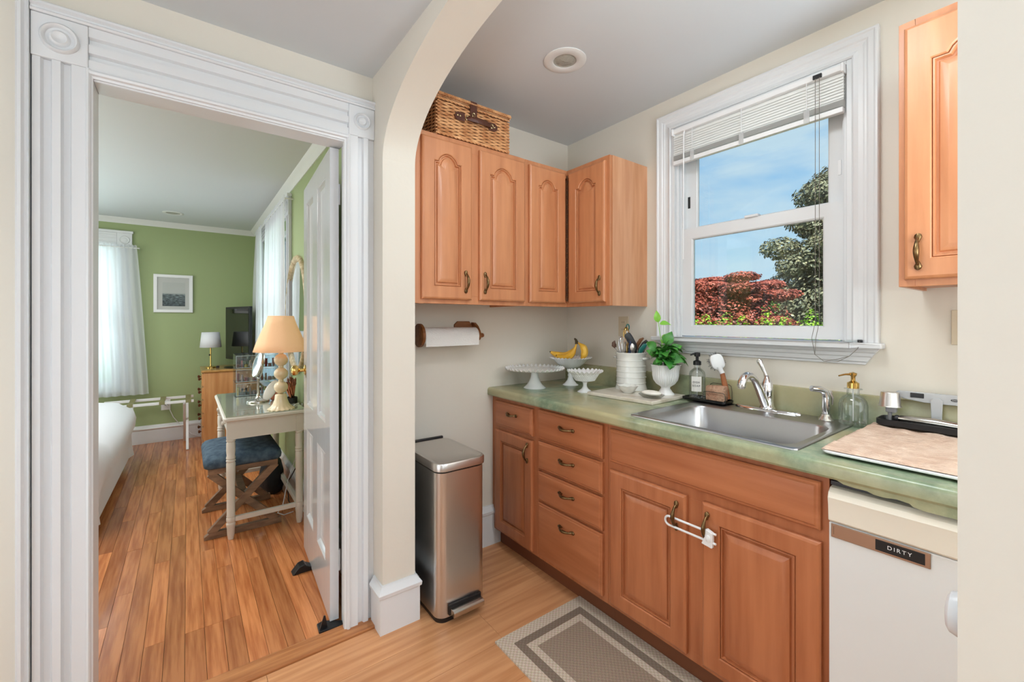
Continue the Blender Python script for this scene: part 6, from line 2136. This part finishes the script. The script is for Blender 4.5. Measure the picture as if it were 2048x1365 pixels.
for i in range(17):
    a = -pi + pi * i / 16
    yk.append(mc + fu * (0.101 * cos(a)) + Vector((0, 0, 0.097 * sin(a))))
MB().tube(yk, 0.004, 8).build('yoke', NICKEL, t, smooth=60)

# --- clear organiser with drawers and make-up in it
ox0, ox1, oy0, oy1 = 0.285, 0.572, 3.80, 3.985
t = thing('makeup_organizer', 'clear acrylic three tier drawer box full of make-up on the vanity', 'organizer', (0.445, 3.89, VZ))
for z in (0, 0.104, 0.208, 0.312):
    MB().box(ox0, ox1, oy0, oy1, VZ + z + 0.0003, VZ + z + 0.004).build('shelf', ACRYL, t)
for a, b in ((ox0, ox0 + 0.004), (ox1 - 0.004, ox1)):
    MB().box(a, b, oy0, oy1, VZ + 0.0045, VZ + 0.3115).build('side', ACRYL, t)
MB().box(ox0 + 0.005, ox1 - 0.005, oy1 - 0.004, oy1, VZ + 0.0045, VZ + 0.3115).build('back', ACRYL, t)
EDG = mat('bright acrylic edge', (196, 212, 220), 0.1)
for z in (0.006, 0.110, 0.214):
    d = MB().box(ox0 + 0.006, ox1 - 0.006, oy0 + 0.001, oy0 + 0.004, VZ + z, VZ + z + 0.092).build('drawer_front', ACRYL, t)
    e_ = MB()
    e_.box(ox0 + 0.006, ox1 - 0.006, oy0 - 0.0005, oy0 + 0.0008, VZ + z + 0.089, VZ + z + 0.092).box(ox0 + 0.006, ox1 - 0.006, oy0 - 0.0005, oy0 + 0.0008, VZ + z, VZ + z + 0.003)
    e_.box(ox0 + 0.006, ox0 + 0.009, oy0 - 0.0005, oy0 + 0.0008, VZ + z + 0.003, VZ + z + 0.089).box(ox1 - 0.009, ox1 - 0.006, oy0 - 0.0005, oy0 + 0.0008, VZ + z + 0.003, VZ + z + 0.089)
    e_.build('edge', EDG, d)
    MB().sphere((0.445, oy0 - 0.008, VZ + z + 0.06), 0.008, n=12, m=8).build('knob', EDG, d, smooth=60)
RM_ = random.Random(9)
pal = [mat('rose compact', (196, 120, 112), .3), mat('beige tube', (214, 178, 150), .4), mat('brown pot', (110, 70, 56), .3), mat('coral powder', (212, 108, 92), .5), GOLD, BLACK, mat('blush pink', (228, 186, 176), .4), mat('rust red', (168, 66, 52), .4)]
ORD = ['first', 'second', 'third', 'fourth', 'fifth', 'sixth', 'seventh', 'eighth', 'ninth', 'tenth']
kinds = ['lipstick', 'powder_compact', 'makeup_tube', 'cream_pot']
for tier in range(3):
    for k in range(10):
        px_ = ox0 + 0.022 + k * 0.0262
        py_ = oy0 + 0.035 + RM_.random() * 0.02
        zb = VZ + 0.0045 + 0.104 * tier
        kd = kinds[RM_.randrange(4)]
        m_ = pal[RM_.randrange(len(pal))]
        g_ = MB()
        if kd == 'lipstick':
            g_.lathe([(0.008, 0), (0.008, 0.030), (0.0065, 0.031), (0.0065, 0.052), (0.001, 0.054)], (px_, py_, zb), 14)
        elif kd == 'powder_compact':
            g_.lathe([(0.0125, 0.0), (0.0135, 0.003), (0.0135, 0.012), (0.0125, 0.0155), (0.001, 0.016)], (px_, py_, zb), 18)
            g_.lathe([(0.0125, 0.0165), (0.0130, 0.018), (0.0130, 0.026), (0.001, 0.028)], (px_, py_, zb), 18)
        elif kd == 'makeup_tube':
            g_.lathe([(0.008, 0), (0.008, 0.018), (0.011, 0.020), (0.010, 0.05), (0.012, 0.064), (0.001, 0.065)], (px_, py_, zb), 14, sq=(1, .6))
        else:
            g_.lathe([(0.011, 0), (0.0125, 0.004), (0.0125, 0.018), (0.010, 0.020), (0.0125, 0.0205), (0.0125, 0.030), (0.001, 0.032)], (px_, py_, zb), 16)
        o = g_.build(kd, m_, None, smooth=40, weld=False)
        tag(o, '%s %s, %s from the left in the %s clear drawer' % (m_.name.split()[0] if m_.name not in ('polished brass', 'black plastic') else {'polished brass': 'gold', 'black plastic': 'black'}[m_.name], kd.replace('_', ' '), ORD[k], ('bottom', 'middle', 'top')[tier]), 'make-up', 'make-up in the clear drawers')

# --- brush cup
bx_, by_ = 0.578, 3.31
t = thing('brush_cup', 'low black cup at the foot of the make-up brushes beside the peach lamp', 'cup', (bx_, by_, VZ))
MB().lathe([(0.036, VZ), (0.038, VZ + 0.004), (0.037, VZ + 0.040), (0.035, VZ + 0.040), (0.036, VZ + 0.008), (0.001, VZ + 0.007)], (bx_, by_, 0), 28).build('cup', BLACK, t, smooth=50)
ROSE = mat('rose gold metal', (196, 128, 98), 0.25, metal=1.0)
HAIR = mat('brown brush hair', (120, 72, 50), 0.8)
for k in range(22):
    a = RM_.uniform(0, 2 * pi)
    ln_ = RM_.uniform(0.13, 0.180)
    til = RM_.uniform(0.1, 0.42)
    p0 = Vector((bx_ + 0.014 * cos(a + 2), by_ + 0.014 * sin(a + 2), VZ + 0.012))
    d_ = Vector((cos(a) * til, sin(a) * til, 1)).normalized()
    if p0.x + d_.x * ln_ > 0.62:
        d_ = Vector((-abs(d_.x) * .5, d_.y, d_.z)).normalized()
    b_ = thing('makeup_brush', 'rose gold make-up brush in the bunch to the right of the peach lamp stem', 'brush', p0, group='make-up brushes beside the lamp')
    MB().tube([p0, p0 + d_ * ln_ * .5, p0 + d_ * ln_ * .8], [0.0028, 0.0045, 0.004], 8).build('handle', ROSE, b_, smooth=50)
    MB().tube([p0 + d_ * ln_ * .8, p0 + d_ * ln_ * .9, p0 + d_ * ln_], [0.004, 0.007, 0.002], 8).build('bristles', HAIR, b_, smooth=50)
# oval hand mirror and sponges
t = thing('hand_mirror', 'pale oval hand mirror leaning on the sponges between the mirror and the lamp', 'hand mirror', (0.475, 3.44, VZ))
R3 = Matrix.Rotation(radians(-38), 3, Vector((sin(YAW), cos(YAW), 0))) @ Matrix.Rotation(0, 3, 'Z')
Ry = Matrix(((cos(YAW), sin(YAW), 0), (-sin(YAW), cos(YAW), 0), (0, 0, 1))) @ Matrix.Rotation(radians(33), 3, 'Y')
MB().sphere((0.468, 3.44, VZ + 0.079), 0.036, 0.008, 0.084, 28, 16, rot=Ry).build('back', mat('pearly plastic', (222, 216, 210), .25), t, smooth=60)
SPP = mat('coral sponge', (232, 144, 116), 0.7)
for i, (dx, dy, dz) in enumerate(((0.024, 0.052, 0.022), (0.060, 0.040, 0.022), (0.042, 0.05, 0.062), (0.034, 0.075, 0.098))):
    o = MB().lathe([(0.001, -0.020), (0.016, -0.016), (0.021, 0), (0.016, 0.014), (0.006, 0.023), (0.001, 0.025)], (0.468 + dx, 3.44 + dy, VZ + dz), 18).build('makeup_sponge', SPP, None, smooth=60)
    tag(o, ('coral make-up sponge at the lower left of the small heap', 'coral make-up sponge at the lower right of the small heap', 'coral make-up sponge in the middle of the small heap', 'coral make-up sponge on top of the small heap')[i], 'sponge', 'coral make-up sponges')

# --- oval wall mirror
t = thing('wall_mirror', 'oval mirror with carved cream frame on the side wall behind the lamp', 'mirror', (0.64, 3.50, 1.35))
CF = mat('aged cream carved frame', (206, 192, 158), 0.5, col2=(170, 148, 112), vscale=40)


def oval(ry, rz, x_, rf=0.0, n=120):
    return [(x_, 3.50 + (ry + rf * cos(30 * a)) * cos(a), 1.36 + (rz + rf * cos(30 * a)) * sin(a)) for a in [2 * pi * k / n for k in range(n)]]


n_ = 240
lo = [oval(0.372, 0.428, 0.6545, 0.0, n_), oval(0.374, 0.430, 0.640, 0.002, n_), oval(0.366, 0.422, 0.630, 0.003, n_), oval(0.352, 0.408, 0.626, 0.001, n_), oval(0.340, 0.396, 0.632, 0.0, n_), oval(0.330, 0.386, 0.640, 0.0, n_), oval(0.325, 0.381, 0.646, 0, n_)]
MB().loft(lo, False, False).build('frame', CF, t, smooth=60)
MB().loft([oval(0.328, 0.384, 0.6465, 0, n_)], False, True).build('mirror_glass', MIR, t)

# --- dark things under the vanity
t = thing('cable', 'black cable trailing down behind the vanity to the dark bag on the floor', 'cable', (0.61, 3.25, 0.0))
MB().tube([(0.640, 3.22, 0.735), (0.634, 3.22, 0.60), (0.630, 3.24, 0.45), (0.615, 3.32, 0.30), (0.590, 3.40, 0.20), (0.575, 3.46, 0.15), (0.58, 3.42, 0.02), (0.60, 3.36, 0.008)], 0.0035, 6).build('wire', BLACK, t, smooth=60)
t = thing('cable', 'thin white cable looping on the floor under the vanity', 'cable', (0.56, 3.30, 0.0))
MB().tube([(0.638, 3.28, 0.735), (0.632, 3.30, 0.55), (0.615, 3.36, 0.35), (0.57, 3.40, 0.18), (0.53, 3.36, 0.02), (0.49, 3.30, 0.006), (0.52, 3.24, 0.006), (0.58, 3.26, 0.006)], 0.0028, 6).build('wire', WHITEP, t, smooth=60)
t = thing('bag', 'black slouchy bag on the floor under the vanity behind the stool', 'bag', (0.53, 3.72, 0))
lo = []
for z, k in ((0.0, 0.85), (0.04, 1.0), (0.14, 0.95), (0.22, 0.75), (0.26, 0.45)):
    lo.append([(0.525 + 0.085 * k * cos(a) * (1 + .1 * sin(3 * a)), 3.79 + 0.11 * k * sin(a) * (1 + .1 * cos(4 * a + z * 20)), z) for a in [2 * pi * i / 28 for i in range(28)]])
MB().loft(lo, True, True).build('body', mat('black nylon bag', (26, 26, 28), .6, bump=.4, bscale=30), t, smooth=60)
MB().tube([(0.48, 3.74, 0.235), (0.48, 3.75, 0.32), (0.52, 3.79, 0.345), (0.56, 3.83, 0.32), (0.56, 3.84, 0.235)], 0.007, 8).build('strap', BLACK, t, smooth=60)

# ================================================================== OUTSIDE
GR = mat('lawn', (96, 132, 52), 0.9, col2=(70, 104, 40), vscale=1.5)
S(MB().box(-40, 60, -40, 60, -0.75, -0.70).build('lawn', GR))


def foliage(name, blobs, n, size, m, parent, seed, flatten=1.0, up=0.5):
    """many single leaf quads spread through and over a set of ellipsoids"""
    R_ = random.Random(seed)
    v = []; f = []
    wts = [b[3] * b[3] for b in blobs]
    tot = sum(wts)
    for (cx_, cy_, cz_, r_, rz_), w_ in zip(blobs, wts):
        for _ in range(int(n * w_ / tot)):
            th = R_.uniform(0, 2 * pi); u_ = R_.uniform(-1, 1); s_ = math.sqrt(1 - u_ * u_)
            rad = r_ * (R_.uniform(0.55, 1.0) ** 0.5) * R_.uniform(0.90, 1.08)
            p = Vector((cx_ + rad * s_ * cos(th), cy_ + rad * s_ * sin(th), cz_ + rad * (rz_ / r_) * u_))
            nn_ = Vector((s_ * cos(th) + R_.uniform(-.7, .7), s_ * sin(th) + R_.uniform(-.7, .7), (u_ + up) * flatten + R_.uniform(-.5, .7))).normalized()
            a = nn_.orthogonal().normalized()
            a.rotate(Matrix.Rotation(R_.uniform(0, 6.28), 3, nn_))
            b = nn_.cross(a)
            sz = size * R_.uniform(0.6, 1.3)
            o_ = len(v)
            v += [p - a * sz, p - b * sz * 0.55 + nn_ * sz * .12, p + a * sz, p + b * sz * 0.55 + nn_ * sz * .12]
            f.append((o_, o_ + 1, o_ + 2, o_ + 3))
    me = bpy.data.meshes.new(name)
    loc = parent.location
    me.from_pydata([(q.x - loc.x, q.y - loc.y, q.z - loc.z) for q in v], [], f)
    me.materials.append(m)
    o = bpy.data.objects.new(name, me)
    COL.objects.link(o)
    o.parent = parent
    o['kind'] = 'stuff'
    return o


def leafmat(name, a, b, c, scale=1.4):
    m = bpy.data.materials.new(name)
    m.use_nodes = True
    t_ = m.node_tree
    p = t_.nodes['Principled BSDF']
    p.inputs['Roughness'].default_value = 0.5
    co = t_.nodes.new('ShaderNodeTexCoord')
    n = t_.nodes.new('ShaderNodeTexNoise')
    n.inputs['Scale'].default_value = scale
    n.inputs['Detail'].default_value = 10
    n.inputs['Roughness'].default_value = 0.8
    t_.links.new(co.outputs['Object'], n.inputs['Vector'])
    r = t_.nodes.new('ShaderNodeValToRGB')
    r.color_ramp.elements[0].position = 0.36
    r.color_ramp.elements[0].color = L(a)
    r.color_ramp.elements[1].position = 0.66
    r.color_ramp.elements[1].color = L(c)
    e_ = r.color_ramp.elements.new(0.5)
    e_.color = L(b)
    t_.links.new(n.outputs['Fac'], r.inputs[0])
    t_.links.new(r.outputs[0], p.inputs['Base Color'])
    return m


BARK = mat('brown bark', (84, 66, 52), 0.9, bump=.8, bscale=20)
# dark copper maple
t = thing('tree', 'tall dark bronze green maple tree at the right side of the kitchen window view', 'tree', (19.0, 5.6, -0.7))
MB().tube([(19.0, 5.6, -0.72), (19.0, 5.6, 1.2), (19.1, 5.4, 3.0), (19.2, 5.2, 5.0)], [0.30, 0.24, 0.18, 0.08], 12).build('trunk', BARK, t, smooth=60)
RT = random.Random(4)
for a in range(6):
    an = a * 1.05
    MB().tube([(19.05, 5.5, 1.4 + a * .4), (19 + 1.2 * cos(an), 5.5 + 1.2 * sin(an), 2.4 + a * .45), (19 + 2.0 * cos(an), 5.4 + 2.0 * sin(an), 3.2 + a * .5)], [0.11, 0.07, 0.03], 7).build('branch', BARK, t, smooth=60)
blobs = []
for k in range(150):
    zz = RT.uniform(0.0, 6.5)
    env = 2.9 if zz < 2.0 else max(0.3, 2.9 * (1 - ((zz - 2.0) / 5.2) ** 1.6))
    an = RT.uniform(0, 6.28)
    rr = env * RT.uniform(0.35, 0.95)
    blobs.append((19.0 + rr * cos(an), 5.3 + rr * sin(an), zz, RT.uniform(0.45, 0.85), RT.uniform(0.38, 0.65)))
blobs.append((19.0, 5.3, 1.6, 2.4, 2.6))
blobs.append((19.0, 5.0, 4.4, 1.5, 1.9))
foliage('foliage', blobs, 110000, 0.075, leafmat('bronze maple leaves', (52, 60, 42), (122, 116, 88), (212, 194, 154), 2.6), t, 21)  # palest leaf tone paints in tan sun highlights
# red japanese maple
t = thing('tree', 'low spreading red leaved maple at the left of the kitchen window view', 'tree', (13.2, 6.7, -0.7))
MB().tube([(13.2, 6.7, -0.72), (13.15, 6.65, 0.2), (13.2, 6.8, 1.2)], [0.12, 0.09, 0.05], 10).build('trunk', BARK, t, smooth=60)
blobs = []
for k in range(130):
    zz = RT.uniform(0.1, 2.45)
    env = 2.1 * math.sqrt(max(0.05, 1 - ((zz - 0.8) / 2.2) ** 2))
    an = RT.uniform(0, 6.28)
    rr = env * RT.uniform(0.2, 0.98)
    blobs.append((13.2 + rr * cos(an), 6.9 + rr * sin(an), zz + 0.15, RT.uniform(0.26, 0.5), RT.uniform(0.10, 0.18)))
blobs.append((13.2, 6.8, 1.3, 1.75, 1.35))
for k in range(26):
    an = RT.uniform(0, 6.28)
    rr = RT.uniform(0, 1.15)
    blobs.append((13.1 + rr * cos(an), 6.45 + rr * sin(an), 2.62 - 0.42 * rr * rr + RT.uniform(-.25, .08), RT.uniform(.22, .4), RT.uniform(.08, .14)))
foliage('foliage', blobs, 75000, 0.05, leafmat('red maple leaves', (76, 36, 30), (170, 76, 58), (222, 128, 102), 2.2), t, 22, flatten=1.6)
# green shrub between
t = thing('shrub', 'small bright green shrub between the red and the dark maple', 'shrub', (16.9, 7.45, -0.7))
MB().tube([(16.9, 7.45, -0.72), (16.9, 7.45, 1.0)], [0.06, 0.03], 8).build('stem', BARK, t, smooth=60)
foliage('foliage', [(16.9, 7.5, 1.2, 0.7, 0.7), (16.95, 7.2, 1.75, 0.5, 0.5), (16.85, 7.9, 1.5, 0.5, 0.5)], 5000, 0.07, leafmat('mid green leaves', (50, 96, 34), (92, 146, 50), (150, 190, 78)), t, 23)
# hedge
t = thing('hedge', 'yellow green hedge along the bottom of the kitchen window view', 'hedge', (9.6, 4.0, -0.7))
for k in range(12):
    MB().tube([(9.6, 0.6 + k * 0.75, -0.72), (9.6 + .1 * sin(k), 0.65 + k * 0.75, 0.9)], [0.03, 0.012], 6).build('stem', BARK, t, smooth=60)
blobs = [(9.6 + 0.15 * sin(k * 2.1), 0.2 + k * 0.33, 0.42 + 0.06 * sin(k * 1.3), 0.50, 0.90 + 0.05 * sin(k * 3.7)) for k in range(27)]
blobs += [(9.5 + 0.15 * sin(k * 3.1), 0.3 + k * 0.41, 1.28 + 0.07 * sin(k * 2.9), 0.13, 0.20) for k in range(21)]
foliage('foliage', blobs, 26000, 0.036, leafmat('lime hedge leaves', (96, 142, 28), (164, 200, 50), (212, 232, 92), 5), t, 24, up=0.9)
# darker trees far behind
for i, (xx, yy, hh, rr) in enumerate(((27, 14.5, 2.0, 1.6), (33, 9, 2.2, 2.0))):
    t = thing('tree', ('distant green tree low behind the red maple', 'distant green tree low behind the dark maple')[i], 'tree', (xx, yy, -0.7))
    MB().tube([(xx, yy, -0.72), (xx, yy, 1.6)], [0.2, 0.1], 8).build('trunk', BARK, t, smooth=60)
    foliage('foliage', [(xx, yy, hh - .6, rr, rr * .8), (xx + .8, yy + .6, hh, rr * .7, rr * .6)], 5000, 0.14, MATS.get('dl') or leafmat('distant leaves', (50, 76, 42), (84, 112, 60), (120, 148, 84)), t, 30 + i)
